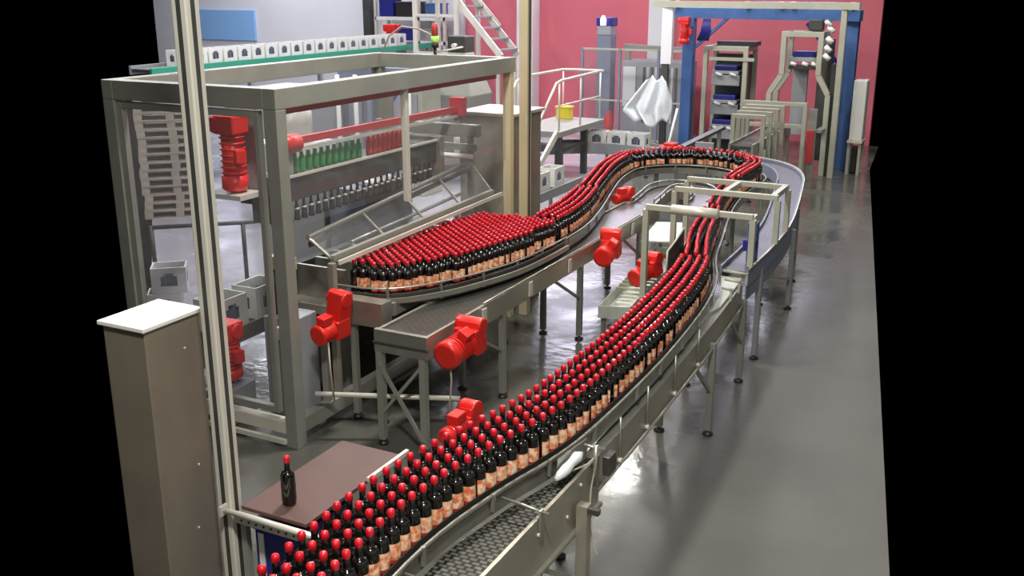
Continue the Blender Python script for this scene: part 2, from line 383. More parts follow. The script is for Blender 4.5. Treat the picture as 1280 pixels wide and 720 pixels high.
# accumulation table in front of the packer
TB = [(-5.62, 7.38), (-5.12, 7.42), (-4.80, 7.86), (-4.61, 8.4), (-4.49, 8.9), (-4.46, 9.5), (-4.47, 10.05), (-4.86, 10.05), (-5.62, 10.05)]
table = thing('accumulation_table', 'wide steel bottle accumulation table packed with red-capped bottles before the packer', 'conveyor', (-5.1, 8.6, 0))
MB().prism(TB, ZB - .03, ZB - .001).build('slat_chain', 'belt', table)
fr = [V((p[0], p[1], 0)) for p in TB[:7]]; fr = smooth(fr, 2)
MB().strip(offset(fr, .005), offset(fr, .02), ZB - .09, ZB + .03).build('side_frame', 'dark', table)
MB().strip(offset(fr, .05), offset(fr, .075), ZB - .05, ZB + .0).build('guide_rail', 'steel', table)
MB().tube(lift(offset(fr, .04), ZB + .09), .009, 6).build('rail_rod', 'steel', table)
for p in resample(fr, .55):
    MB().box((p.x - .01, p.y - .075, ZB - .08), (p.x + .012, p.y - .055, ZB + .1)).build('rail_bracket', 'steel', table)
MB().box((-5.64, 7.2, .98), (-5.0, 7.36, ZB + .02)).build('end_frame', 'steel', table, .006)
MB().box((-5.62, 7.42, ZB - .16), (-5.02, 10.03, ZB - .035)).build('apron', 'frame', table)
conv_legs(table, [(-5.38, 7.28), (-5.08, 7.28), (-5.1, 9.8)], 1.04)

# ---- bottles
RB = .0425
prof = [(.035, 0), (.0415, .005), (RB, .014), (RB, .180)] + [(.0180 + .0245 * math.cos(t), .184 + .032 * math.sin(t)) for t in (.2, .5, .8, 1.1, 1.35)] + [(.0192, .2185), (.0175, .226), (.0168, .245), (.0160, .275)]
def bottle_parts(n=14):
    b = MB().lathe(prof, n)
    c = MB().lathe([(.0178, .270), (.0205, .273), (.0210, .296), (.0188, .306), (.0122, .3125), (.003, .3145)], n)
    l = MB().lathe([(RB + .0007, .028), (RB + .0007, .138)], n, a0=-1.75, a1=1.75, cap=False)
    return b, c, l
bb, cc, ll = bottle_parts(16)
GR = 'red-capped bottles on the conveyors'
proto = bb.build('bottle', 'blackglass'); cc.build('cap', 'cap', proto); ll.build('label', 'label', proto)
tag(proto, 'single dark bottle with red cap standing alone on the brown board table', 'bottle')
spots = []
# lane rows, staggered
s_pts = resample(cen, .01); cum = 0
def lane_rows():
    """files of bottles along the lane, neighbouring files half a pitch apart"""
    out = []; q = resample(cen, .005); idx = 0.0; k = 0
    while int(idx) < len(q) - 2:
        p = q[int(idx)]; nx = q[min(int(idx) + 4, len(q) - 1)]; t = (nx - p).normalized(); nrm = V((t.y, -t.x, 0))
        j = min(range(len(cen)), key=lambda r: (cen[r][0] - p.x) ** 2 + (cen[r][1] - p.y) ** 2); w = wid[j]
        n = max(2, int((w - .086) / .0905 + .35) + 1); n = max(n, 4) if p.y < 8.8 and p.x > -4 else n
        sp = min(.094, (w - .087) / max(1, n - 1))
        for c in range(n):
            if (c + k) % 2: continue
            e = p + nrm * ((c - (n - 1) / 2) * sp)
            out.append((e.x + random.uniform(-.003, .003), e.y + random.uniform(-.003, .003), t))
        k += 1; idx += (.0515 if p.y < 6.5 and p.x > -4 else .0475) / .005
    return out
def inside(p, poly):
    r = False; n = len(poly)
    for i in range(n):
        a, b = poly[i], poly[(i + 1) % n]
        if (a[1] > p[1]) != (b[1] > p[1]) and p[0] < (b[0] - a[0]) * (p[1] - a[1]) / (b[1] - a[1]) + a[0]: r = not r
    return r
for (x, y, t) in lane_rows():
    if y < 10.06 and x < -4: continue
    spots.append((x, y))
TP = [(-5.57, 7.47), (-5.15, 7.49), (-4.86, 7.90), (-4.67, 8.42), (-4.55, 8.9), (-4.52, 9.5), (-4.52, 10.0), (-4.86, 10.0), (-5.5, 9.93), (-5.57, 9.3)]
ca, sa = math.cos(.33), math.sin(.33)
for r_ in range(-40, 40):
    for c_ in range(-40, 40):
        a, b = (c_ + (r_ % 2) / 2) * .0868, r_ * .0753
        x, y = -5.05 + a * ca - b * sa, 8.7 + a * sa + b * ca
        if inside((x, y), TP): spots.append((x + random.gauss(0, .00004), y + random.gauss(0, .00004)))
# keep clear of one another
keep = []
grid = {}
for (x, y) in spots:
    g = (int(math.floor(x / .08)), int(math.floor(y / .08))); ok = True
    for i in (-1, 0, 1):
        for j in (-1, 0, 1):
            for (a, b) in grid.get((g[0] + i, g[1] + j), ()):
                if (a - x) ** 2 + (b - y) ** 2 < (2 * RB + .0016) ** 2: ok = False
    if ok: grid.setdefault(g, []).append((x, y)); keep.append((x, y))
keep = [p for p in keep if shown((p[0], p[1], 1.48))]
keep.sort(key=lambda p: depth((p[0], p[1], 1.35)))
near, far = keep[:299], keep[299:]
def ang(): return -.55 + random.gauss(0, 1.05)
zl = ZB + .0005
for (x, y) in near:
    onlane = x > -4
    if onlane: copy_thing(proto, (x, y, zl), ang(), 'dark bottle with red cap and orange label standing in the dense lane on the conveyor', GR)
    else: copy_thing(proto, (x, y, zl), ang(), 'dark red-capped bottle standing near the front edge of the crowded accumulation table', 'red-capped bottles along the table edge')
proto.location = (-3.6, 4.15, 1.0505); proto.rotation_euler = (0, 0, 2.35)
# the bottles farther along: too many to take one by one
b2, c2, l2 = bottle_parts(10)
vs, fs, sm, mi = [], [], [], []
for (x, y) in far:
    a = ang(); ca, sa = math.cos(a), math.sin(a)
    for k, g in enumerate((b2, c2, l2)):
        o = len(vs); vs += [(x + v.x * ca - v.y * sa, y + v.x * sa + v.y * ca, zl + v.z) for v in g.v]
        fs += [[i + o for i in f] for f in g.f]; sm += g.sm; mi += [k] * len(g.f)
me = bpy.data.meshes.new('bottle_crowd'); me.from_pydata(vs, [], fs); me.polygons.foreach_set('use_smooth', sm); me.polygons.foreach_set('material_index', mi)
for k in ('blackglass', 'cap'): me.materials.append(M[k])
lm = M['label'].copy(); lm.name = 'bottle_label_far'
nt = lm.node_tree
for n in nt.nodes:
    if n.type == 'MATH' and n.operation == 'LESS_THAN': n.inputs[1].default_value = zl + .05
me.materials.append(lm)
o = bpy.data.objects.new('bottles', me); COL.objects.link(o); o['kind'] = 'stuff'
tag(o, 'crowd of red-capped dark bottles round the far loop and across the rest of the table', 'bottles')

# ------------------------------------------------------------------ roller-mat conveyor beside the lane
mc = thing('mat_conveyor', 'empty conveyor with grey modular mat and cross rods beside the near bottles', 'conveyor', (-2.2, 4, 0))
mL = [(-2.38, 2.6), (-2.455, 4.05), (-2.375, 4.6), (-2.26, 5.1), (-2.22, 5.42)]; mR = [(-2.152, 2.6), (-2.152, 4.05), (-2.152, 4.6), (-2.152, 5.1), (-2.152, 5.42)]
MB().strip(mL, mR, 1.07, 1.10).build('modular_mat', 'mat', mc)
MB().box((-2.15, 2.6, .82), (-2.128, 5.40, 1.15)).build('side_panel', 'sheet', mc)
MB().box((-2.15, 2.6, .80), (-2.10, 5.40, .82)).build('panel_flange', 'steel', mc)
for y, xl in ((3.62, -2.44), (4.52, -2.37)):
    MB().tube([(xl, y, 1.215), (-2.07, y, 1.185)], .009, 8).build('cross_rod', 'steel', mc)
    MB().box((-2.125, y - .02, 1.02), (-2.112, y + .02, 1.2)).build('rod_clamp', 'steel', mc)
MB().tube([(-2.39, 3.42, 1.15), (-2.17, 3.42, 1.13)], .026, 10).build('end_roller', 'steel', mc)
MB().box((-2.37, 3.22, 1.105), (-2.2, 3.30, 1.14)).build('transfer_plate', 'alu', mc)
conv_legs(mc, [(-2.07, 5.02)], 1.0, w=.07, m='sheet')
MB().bar((-2.033, 5.0, .98), (-1.96, 5.0, .98), .035).build('leg_clamp', 'dark', mc)
MB().bar((-2.08, 4.98, .50), (-2.125, 4.55, .80), .03).build('leg_brace', 'frame', mc)
for (y, z) in ((3.6, 1.0), (4.5, 1.05), (4.9, .96), (5.1, 1.08)):
    MB().tube([(-2.13, y, z), (-2.118, y, z)], .012, 8).build('bolt', 'alu', mc)
# long side panel further along
sp = thing('side_panel_housing', 'long olive steel housing panel under the middle of the bottle lane', 'conveyor panel', (-2.3, 7, 0))
Lp = [(-2.185, 5.45), (-2.2, 6.5), (-2.24, 7.8), (-2.30, 9.0), (-2.36, 9.85)]
Lp = smooth(Lp, 1)
MB().strip(offset(Lp, -.02), Lp, .84, 1.06).build('panel', 'sheet', sp)
MB().strip(offset(Lp, -.085), Lp, 1.06, 1.075).build('top_flange', 'steel', sp)
MB().tube(lift(offset(Lp, .02), .85), .014, 6).build('bottom_rail', 'steel', sp)
MB().prism([(-2.40, 8.6), (-2.33, 8.9), (-2.385, 9.84), (-2.40, 9.95), (-2.62, 9.95), (-2.42, 9.2)], 1.08, 1.10).build('transfer_deck', 'galv', sp)
for y, xa in ((9.2, -2.40), (9.5, -2.46), (9.8, -2.56)): MB().tube([(xa, y, 1.20), (-2.30, y, 1.19)], .016, 8).build('cross_tube', 'pale', sp); MB().box((-2.32, y - .012, 1.076), (-2.30, y + .012, 1.19)).build('tube_stay', 'pale', sp)
conv_legs(sp, [(-2.25, 8.43), (-2.335, 9.85)], .9, w=.06)
for (x, y) in ((-2.25, 8.43), (-2.33, 9.85)):
    MB().bar((x, y, .42), (x - .03, y - .48, .84), .03).build('leg_brace', 'frame', sp)
for y in (5.9, 6.5, 7.2, 7.9):
    x = -2.165 - (y - 5.45) * .028
    MB().tube([(x, y, .88), (x, y, 1.20)], .009, 6).build('hanger_rod', 'steel', sp)
    MB().tube([(x + .02, y, .88), (x - .01, y, .88)], .02, 8).build('rod_nut', 'alu', sp)

# sensor in its plastic wrap
se = thing('photo_sensor', 'photo sensor wrapped in clear white plastic on a bracket by the bottle lane', 'sensor', (-2.24, 5.0, 1.1))
MB().add([(-2.245, 5.0, 1.13), (-2.205, 5.36, 1.13), (-2.205, 5.36, 1.27), (-2.245, 5.0, 1.27), (-2.237, 5.0, 1.13), (-2.197, 5.36, 1.13), (-2.197, 5.36, 1.27), (-2.237, 5.0, 1.27)], [(3, 2, 1, 0), (4, 5, 6, 7), (0, 1, 5, 4), (1, 2, 6, 5), (2, 3, 7, 6), (3, 0, 4, 7)]).build('bracket_plate', 'steel', se, .004)
w = MB().tube([(-2.215, 4.92, 1.175), (-2.205, 4.96, 1.19), (-2.195, 5.02, 1.2), (-2.185, 5.08, 1.22), (-2.175, 5.15, 1.235), (-2.165, 5.2, 1.24)], [.012, .028, .036, .028, .037, .012], 9); w.build('plastic_wrap', 'film', se)
MB().tube([(-2.195, 5.3, 1.25), (-2.15, 5.31, 1.24), (-2.06, 5.33, 1.23)], .009, 8).build('support_rod', 'steel', se)
MB().tube([(-2.105, 5.28, 1.27), (-2.105, 5.27, 1.0)], .016, 8).build('upright_rod', 'steel', se)
MB().box((-2.10, 5.38, 1.02), (-2.05, 5.50, 1.15)).build('junction_box', 'dark', se, .005)
MB().tube([(-2.2, 5.0, 1.18), (-2.13, 5.2, 1.17), (-2.1, 5.28, 1.2), (-2.10, 5.2, 1.0), (-2.08, 5.13, .82), (-2.03, 5.1, .68), (-1.99, 5.06, .65)], .006, 6).build('cable', 'cable', se)

# ------------------------------------------------------------------ curved empty conveyor outside the loop
oc = [(-2.50, 10.02), (-2.50, 11.0), (-2.56, 12.2), (-2.75, 13.5), (-2.92, 14.5), (-3.12, 15.7), (-3.5, 16.55), (-4.1, 16.95), (-4.9, 17.1), (-6.0, 17.1)]
oc = smooth(oc, 3)
ob = thing('curved_conveyor', 'empty blue-grey curved conveyor sweeping round outside the bottle loop', 'conveyor', (-2.6, 12, 0))
ow = [min(.17, .125 + i * .0012) for i in range(len(oc))]
MB().strip(offset(oc, [-d for d in ow]), offset(oc, ow), 1.12, 1.15).build('belt', 'bluebelt', ob)
for s_ in (-1, 1):
    MB().strip(offset(oc, [s_ * (d + .004) for d in ow]), offset(oc, [s_ * (d + .026) for d in ow]), 1.0, 1.19).build('side_frame', 'bluegrey', ob)
MB().strip(offset(oc, [d + .027 for d in ow]), offset(oc, [d + .04 for d in ow]), 1.185, 1.205).build('rim', 'alu', ob)
MB().strip(offset(oc, [d + .005 for d in ow]), offset(oc, [d + .015 for d in ow]), .84, .999).build('skirt', 'bluegrey', ob)
conv_legs(ob, [(-2.36, 10.6), (-2.42, 12.6), (-2.64, 13.9), (-2.95, 15.5), (-2.79, 12.6), (-3.2, 15.2), (-3.6, 16.8), (-4.6, 17.2)], 1.05, m='grey')
for (a, b) in (((-2.42, 12.6, .9), (-2.62, 13.9, .35)), ((-2.36, 10.6, .95), (-2.42, 12.6, .4))):
    MB().bar(a, b, .03).build('leg_brace', 'grey', ob)

# portal frames over the lane
def portal(label, y, x0, x1, z0, z1, w, m, roller=None, xm=None, back=None, zr=1.206):
    t = thing('portal_frame', label, 'frame', ((x0 + x1) / 2, y, z0), 'pale tube frames over the lane')
    MB().box((x0, y - w / 2, z1 - w), (x1, y + w / 2, z1)).build('crossbar', m, t, .004)
    for x in [x0, x1] + ([xm] if xm else []):
        z = zr if x == x1 else 0.0
        MB().box((x - w / 2, y - w / 2, z), (x + w / 2, y + w / 2, z1 - w)).build('upright', m, t)
    if roller: MB().tube([(roller[0], y - .05, z1 - .02), (roller[1], y - .05, z1 - .02)], .052, 14).build('round_cover', 'alu', t)
    if back:
        for x in back:
            MB().box((x - w / 2, y + w / 2, z1 - w), (x + w / 2, back[x], z1)).build('longitudinal_bar', m, t)
    return t
portal('near portal frame with round white cover tube over the bottle lane', 10.05, -3.5, -2.345, 1.15, 1.76, .06, 'pale', (-3.2, -2.70), None)
portal('middle portal frame of pale square tube over the bottle lane', 11.15, -3.54, -2.34, 1.15, 1.76, .06, 'pale', None, None, {-2.95: 11.76, -2.40: 11.76})
portal('far portal frame of pale square tube over the bottle lane', 11.82, -3.60, -2.37, 1.15, 1.76, .06, 'pale')
# control box with blue device
cb = thing('flow_sensor', 'blue device clamped to the uprights between pale portal frames', 'device', (-2.42, 10.4, 1.2))
MB().box((-2.47, 10.36, 1.155), (-2.37, 10.48, 1.6)).build('column', 'blue', cb, .01)
MB().box((-2.45, 10.33, 1.6), (-2.39, 10.45, 1.68)).build('head', 'alu', cb, .01)
MB().box((-2.5, 10.30, 1.30), (-2.36, 10.36, 1.42)).build('collar', 'bluebox', cb, .01)

# ------------------------------------------------------------------ straight return conveyor
rc = thing('return_conveyor', 'straight empty steel return conveyor with closed end plate below the accumulation table', 'conveyor', (-4.6, 8, 0))
ZR = 1.085
MB().box((-4.82, 6.95, ZR - .035), (-4.38, 13.0, ZR)).build('slat_chain', 'greybelt', rc)
MB().box((-4.87, 6.87, .90), (-4.32, 6.92, 1.11)).build('end_plate', 'steel', rc, .004)
MB().box((-4.88, 6.855, .985), (-4.31, 6.868, 1.0)).build('end_groove', 'dark', rc)
for x in (-4.86, -4.36):
    MB().box((x, 6.92, .90), (x + .03, 13.0, 1.105)).build('side_frame', 'sheet', rc, .003)
for y in (7.9, 8.9, 9.9, 10.9, 11.9):
    MB().box((-4.326, y - .04, .93), (-4.31, y + .04, 1.08)).build('joint_plate', 'alu', rc, .003)
inn = smooth([(-4.33, 7.9), (-4.33, 10), (-4.33, 12.2)], 1)
MB().tube(lift(inn, 1.125), .011, 6).build('guide_rail', 'steel', rc)
conv_legs(rc, [(-4.83, 6.90), (-4.38, 6.90), (-4.36, 8.35), (-4.83, 8.35), (-4.36, 10.3), (-4.83, 10.3), (-4.36, 12.4), (-4.84, 12.4)], .90, w=.06)
def xb(a, b): MB().bar(a, b, .028).build('cross_brace', 'frame', rc)
xb((-4.83, 6.87, .80), (-4.38, 6.87, .12)); xb((-4.83, 6.87, .12), (-4.38, 6.87, .80)) if False else xb((-4.83, 6.89, .30), (-4.38, 6.89, .84))
for y in (8.35, 10.3, 12.4): xb((-4.36, y, .50), (-4.36, y - .75, .92)); xb((-4.83, y, .55), (-4.4, y, .9))
# return bend under the loop
rb = thing('bend_conveyor', 'small steel bend conveyor inside the bottle loop', 'conveyor', (-4.8, 14, 0))
bp = smooth([(-4.6, 13.05), (-4.66, 13.6), (-4.75, 14.2), (-4.6, 14.55), (-4.25, 14.5), (-3.98, 14.1), (-3.93, 13.3)], 3)
MB().strip(offset(bp, -.14), offset(bp, .14), 1.03, 1.06).build('belt', 'greybelt', rb)
for s_ in (-1, 1):
    MB().strip(offset(bp, s_ * .145), offset(bp, s_ * .165), .92, 1.09).build('side_frame', 'steel', rb)
    MB().tube(lift(offset(bp, s_ * .16), 1.15), .014, 6).build('guide_rail', 'steel', rb)
    for p in resample(offset(bp, s_ * .16), .4): MB().box((p.x - .008, p.y - .008, 1.06), (p.x + .008, p.y + .008, 1.15)).build('rail_bracket', 'steel', rb)
conv_legs(rb, [(-4.8, 13.5), (-4.5, 14.5), (-3.95, 13.6)], .93)

motor('large red gear motor on the side of the return conveyor end', (-4.14, 7.22, .99), (-.05, -1, -.10), .33, .125, (0, .25, 1), .16, box_dir=(.5, 0, .86), cab=[(-4.15, 6.97, .9), (-4.13, 6.95, .72), (-4.15, 6.95, .50), (-4.2, 7.0, .30)])
motor('red gear motor beside the middle of the return conveyor, pale cap on top', (-4.165, 10.7, 1.02), (.1, -1, -.1), .28, .115, (0, .1, 1), .20, box_dir=(.5, 0, .86))
motor('red gear motor hanging at the packer frame above the floor pipe', (-5.33, 6.86, 1.03), (-.15, -1, -.1), .17, .095, (.10, .1, 1), .33, box_dir=(.1, -.2, 1), cab=[(-5.28, 6.75, .95), (-5.25, 6.72, .7), (-5.24, 6.74, .4)])
motor('red gear motor low beside the galvanised tray', (-3.70, 10.75, .82), (-.3, -1, -.25), .26, .105, (0, .2, 1), .14, box_dir=(0, 0, 1))
motor('red gear motor half hidden behind the near bottles', (-3.42, 5.92, .88), (-.1, -1, -.1), .24, .068, (0, .2, 1), .10, box_dir=(0, 0, 1))
motor('red motor at the far bend inside the bottle loop', (-4.92, 13.2, 1.13), (-.2, -1, 0), .26, .07, (0, .2, 1), .08, box_dir=(0, 0, 1))

# galvanised drip tray under the lane
dt = thing('drip_tray', 'pale galvanised drip tray between the lane and the return conveyor', 'tray', (-3.7, 10.5, 0))
MB().prism([(-3.90, 9.75), (-3.58, 9.85), (-3.80, 12.6), (-4.20, 12.5)], .50, .52).build('tray_floor', 'galv', dt)
for a, b in (((-3.90, 9.75), (-4.20, 12.5)), ((-3.58, 9.85), (-3.80, 12.6)), ((-3.90, 9.75), (-3.58, 9.85)), ((-4.20, 12.5), (-3.80, 12.6))):
    MB().bar((*a, .57), (*b, .57), .012, .14).build('rim', 'galv', dt)
for i in range(5):
    y = 10.45 + i * .14; MB().tube([(-3.97 - i * .014, y, .652), (-3.62 - i * .01, y + .06, .652)], .012, 6).build('cross_rod', 'pale', dt)
conv_legs(dt, [(-3.88, 9.85), (-3.62, 9.95), (-4.14, 12.4), (-3.84, 12.5)], .5, w=.04)
gm = thing('tray_cover', 'pale folded cover plate over the red motor by the tray', 'cover', (-3.7, 11.6, .75))
MB().add([(-4.15, 11.75, .90), (-3.72, 11.9, .90), (-3.84, 12.75, .96), (-4.24, 12.6, .96), (-4.15, 11.75, .88), (-3.72, 11.9, .88), (-3.84, 12.75, .94), (-4.24, 12.6, .94)],
         [(0, 1, 2, 3), (7, 6, 5, 4), (0, 4, 5, 1), (1, 5, 6, 2), (2, 6, 7, 3), (3, 7, 4, 0)]).build('plate', 'galv', gm)
MB().box((-4.2, 12.62, 0), (-4.16, 12.66, .935)).build('stay', 'pale', gm)
MB().box((-3.76, 12.66, 0), (-3.72, 12.70, .935)).build('stay', 'pale', gm) if False else None

# ------------------------------------------------------------------ packer enclosure
X0, X1, Y0, Y1, ZT = -7.34, -5.5, 6.5, 10.7, 3.2
en = thing('packer_enclosure', 'tall grey guard frame of the packer with clear panels', 'machine frame', (X1, Y0, 0))
pw = .13
for (x, y) in ((X1, Y0), (X0, Y0), (X0, Y1)):
    MB().box((x - pw / 2, y - pw / 2, 0), (x + pw / 2, y + pw / 2, ZT - .172)).build('post', 'frame', en, .006)
MB().box((X1 - .05, Y1 - .05, 0), (X1 + .05, Y1 + .05, ZT - .172)).build('post', 'gold', en, .006)
bh = .17
MB().box((X1 - pw / 2, Y0 - pw / 2, ZT - bh), (X1 + pw / 2, Y1 + pw / 2, ZT)).build('top_beam', 'frame', en, .006)
MB().box((X0 - pw / 2, Y0 - pw / 2, ZT - bh), (X0 + pw / 2, Y1 + pw / 2, ZT)).build('top_beam', 'frame', en, .006)
MB().box((X0 + pw / 2 + .001, Y0 - pw / 2, ZT - bh), (X1 - pw / 2 - .001, Y0 + pw / 2, ZT)).build('top_beam', 'frame', en, .006)
MB().box((X0 + pw / 2 + .001, Y1 - pw / 2, ZT - bh), (X1 - pw / 2 - .001, Y1 + pw / 2, ZT)).build('top_beam', 'frame', en, .006)
for (x0, x1, y0, y1) in ((X1 - .06, X1 + .06, Y0, Y0 + .06), ):
    pass
MB().box((X1 - .05, Y0 + .06, .12), (X1 + .05, 9.6, .26)).build('base_beam', 'frame', en, .006)
MB().box((X0, Y0 - .05, .12), (X1 - .06, Y0 + .05, .24)).build('base_beam', 'alu', en, .006)
MB().box((X0, Y0 - .09, .03), (X1 - .06, Y0 - .055, .08)).build('floor_bar', 'alu', en, .004)
MB().box((X1 - .03, 8.42, 1.9), (X1 + .03, 8.48, ZT - bh)).build('mullion', 'alu', en, .004)
MB().box((-5.53, 6.95, .2), (-5.47, 7.01, .9)).build('stub_post', 'frame', en, .004)
MB().tube([(-5.42, 6.70, .45), (-4.72, 7.06, .42), (-4.25, 7.30, .40)], .024, 10).build('floor_pipe', 'alu', en)
MB().box((-5.52, Y0 + .07, 2.0), (-5.51, 8.41, ZT - bh)).build('clear_panel', 'glass', en)
MB().box((-5.52, 8.49, 2.0), (-5.51, Y1 - .06, ZT - bh)).build('clear_panel', 'glass', en)
# side door with two glazed leaves on the short face
for (a, b) in ((-7.27, -6.36), (-6.32, -5.66)):
    d = MB(); z0, z1 = .3, ZT - bh - .02
    d.box((a, Y0 - .03, z0), (a + .05, Y0 + .03, z1)).box((b - .05, Y0 - .03, z0), (b, Y0 + .03, z1)).box((a + .05, Y0 - .03, z1 - .06), (b - .05, Y0 + .03, z1)).box((a + .05, Y0 - .03, z0), (b - .05, Y0 + .03, z0 + .06))
    d = d.build('door', 'frame', en, .004)
    MB().box((a + .05, Y0 - .005, z0 + .06), (b - .05, Y0 + .005, z1 - .06)).build('pane', 'glass', d)
MB().box((X0 + .001, Y0 + .07, .4), (X0 + .011, Y1 - .07, ZT - bh)).build('clear_panel', 'glass', en)
MB().box((X0 + .02, 8.3, .1), (X0 + .04, Y1 - .07, 1.72)).build('back_panel', 'grey', en)
# red cable rail with end caps
rr_ = thing('red_rail', 'red rail running along inside the packer above the gripper head', 'rail', (-6.1, 7.7, 2.6))
MB().bar((-6.2, 7.5, 2.58), (-6.1, 10.6, 2.58), .05, .07).build('rail_bar', 'redrail', rr_)
MB().bar((-6.2, 7.5, 2.50), (-6.1, 10.6, 2.50), .03, .03).build('cable_bar', 'alu', rr_)
MB().tube([(-6.22, 7.38, 2.56), (-6.2, 7.62, 2.56)], .09, 14).build('end_drum', 'red', rr_)
MB().box((-6.2, 10.5, 2.5), (-6.02, 10.62, 2.72)).build('end_block', 'redrail', rr_, .01)
MB().box((-6.26, 7.42, 2.262), (-6.18, 7.52, 2.48)).build('carrier', 'frame', rr_)
MB().box((-6.15, 10.53, 2.43), (-6.08, 10.6, 2.5)).build('carrier', 'frame', rr_)
tr = tag(MB().bar((-5.62, 6.62, 2.98), (-5.62, 10.6, 2.98), .03, .05).build('edge_rail', 'redrail', loc=(-5.62, 6.62, 2.98)), 'thin red strip along the underside of the packer top beam', 'rail')

# gripper head
gh = thing('gripper_head', 'long dark gripper head with a comb of bottle grippers inside the packer', 'packing head', (-6.3, 8.4, 2))
MB().box((-6.55, 7.16, 2.02), (-6.15, 10.1, 2.26)).build('head_beam', 'dark', gh, .008)
MB().box((-6.15, 7.16, 2.25), (-6.13, 10.1, 2.275)).build('edge_strip', 'alu', gh)
MB().box((-6.6, 10.1, 1.75), (-6.1, 10.2, 2.3)).build('end_plate', 'steel', gh, .005)
MB().box((-6.4, 7.15, 1.85), (-6.12, 7.159, 2.3)).build('end_plate', 'steel', gh, .005)
n = 26
for i in range(n):
    y = 7.22 + i * (2.8 / (n - 1))
    MB().lathe([(.012, .21), (.014, .15), (.024, .12), (.026, .04), (.032, .02), (.032, 0)], 10, (-6.2, y, 1.815)).build('gripper', 'black', gh)
    MB().lathe([(.027, .0), (.027, .022)], 10, (-6.2, y, 1.915)).build('gripper_collar', 'alu', gh)
for (x, z) in ((-6.5, 2.9), (-6.5, 2.75)):
    pass
for y in (7.6, 9.6):
    MB().box((-6.53, y - .05, 2.26), (-6.43, y + .05, 3.03)).build('hanger', 'frame', gh)
# coloured valve caps on the head
for i in range(11):
    y = 7.62 + i * .105
    tag(MB().lathe([(.03, 0), (.035, .02), (.035, .13), (.02, .16), (.02, .2)], 10, (0, 0, 0)).build('pneumatic_valve', 'leaf', loc=(0, 0, 0)), 'green pneumatic valve in the row on the gripper head', 'valve', 'green valves on the gripper head').location = (-6.24, y, 2.262)
for i in range(9):
    y = 8.86 + i * .09
    tag(MB().lathe([(.03, 0), (.035, .02), (.035, .14), (.02, .17), (.02, .2)], 10, (0, 0, 0)).build('pneumatic_valve', 'red', loc=(0, 0, 0)), 'red pneumatic valve in the row on the gripper head', 'valve', 'red valves on the gripper head').location = (-6.24, y, 2.262)
motor('tall red gear motor hanging upright in the corner of the packer', (-6.38, 6.93, 2.72), (0, 0, -1), .52, .115, (-1, 0, 0), .14, box_dir=(1, -.5, 0))
MB_ = thing('motor_console', 'grey console plate carrying the tall red corner motor', 'bracket', (-6.45, 7.3, 2.1))
MB().box((-6.6, 7.10, 2.10), (-6.2, 7.14, 2.95)).build('plate', 'grey', MB_)
MB().box((-6.6, 6.78, 2.14), (-6.2, 7.10, 2.185)).build('shelf', 'alu', MB_)
motor('red motor low inside the packer behind the door glass', (-6.46, 6.74, .80), (0, 0, -1), .40, .115, (0, 1, 0), .02, box_dir=(1, -.2, 0), cab=[(-6.45, 6.70, .7), (-6.40, 6.70, .6), (-6.38, 6.72, .365)])
mp_ = tag(MB().box((-7.2, 6.58, 0), (-6.3, 6.9, .36)).build('machine_plinth', 'grey', loc=(-6.9, 7, 0), bevel=.01), 'grey plinth plate under the low red motor in the packer', 'plinth')

# inner machine bed
bd = thing('packer_bed', 'steel machine bed with cross plates inside the packer behind the guard', 'machine bed', (-6.3, 8.6, 0))
MB().box((-6.5, 7.6, .85), (-5.72, 10.3, .95)).build('bed_plate', 'sheet', bd, .006)
for i in range(9): MB().box((-6.45, 7.8 + i * .3, .95), (-5.85, 7.84 + i * .3, 1.28)).build('divider_plate', 'steel', bd)
MB().box((-6.6, 7.5, 0), (-6.5, 10.4, 1.25)).build('rear_plate', 'dark', bd)
for (x, y) in ((-6.4, 7.7), (-5.8, 7.7), (-6.4, 10.2), (-5.8, 10.2)): MB().box((x - .05, y - .05, 0), (x + .05, y + .05, .85)).build('leg', 'frame', bd)
sc = thing('sensor_cluster', 'small cluster of dark valves and brass fittings beside the packer corner post', 'fittings', (-5.9, 7.0, 0))
MB().box((-6.1, 6.85, 0.0), (-5.75, 7.2, 1.05)).build('cabinet', 'grey', sc, .01)
for i in range(4): MB().tube([(-6.02 + i * .07, 6.95, 1.05), (-6.02 + i * .07, 6.95, 1.5 + (i % 2) * .08)], .02, 8).build('fitting', 'dark', sc)
MB().box((-6.05, 6.9, 1.5), (-5.78, 7.0, 1.62)).build('brass_block', 'gold', sc, .01)
MB().box((-5.95, 6.80, .86), (-5.86, 6.845, .98)).build('push_button_box', 'white', sc, .006)

# slanted guard over the bottles
gd = thing('slanted_guard', 'slanted clear guard hood in a steel frame over the bottle infeed', 'guard', (-5.6, 8.7, 1.5))
A, B_ = (-5.78, 7.15, 1.72), (-5.80, 10.62, 1.95)
Cc, D = (-5.54, 7.2, 1.585), (-5.54, 10.35, 1.65)
A = (-5.80, 7.2, 1.76); B_ = (-5.80, 10.28, 2.0)
MB().tube([A, B_], .026, 10).build('top_rail', 'frame', gd)
MB().bar((-5.79, 7.2, 1.69), (-5.79, 10.28, 1.93), .02, .05).build('top_under_rail', 'dark', gd)  # dark bar set just below the top rail
MB().bar(Cc, D, .05, .06).build('bottom_rail', 'frame', gd)
MB().bar((-5.46, 7.2, 1.555), (-5.46, 10.45, 1.62), .02, .04).build('drip_edge', 'alu', gd)
for k in (0, .28, .52, .76, 1):
    a = V(A).lerp(V(B_), k); b = V(Cc).lerp(V(D), k); MB().bar(a, b, .03, .02).build('stay', 'steel', gd)
a0, b0, c0, d0 = V(A), V(B_), V(D), V(Cc); nn = V((.012, 0, .012))
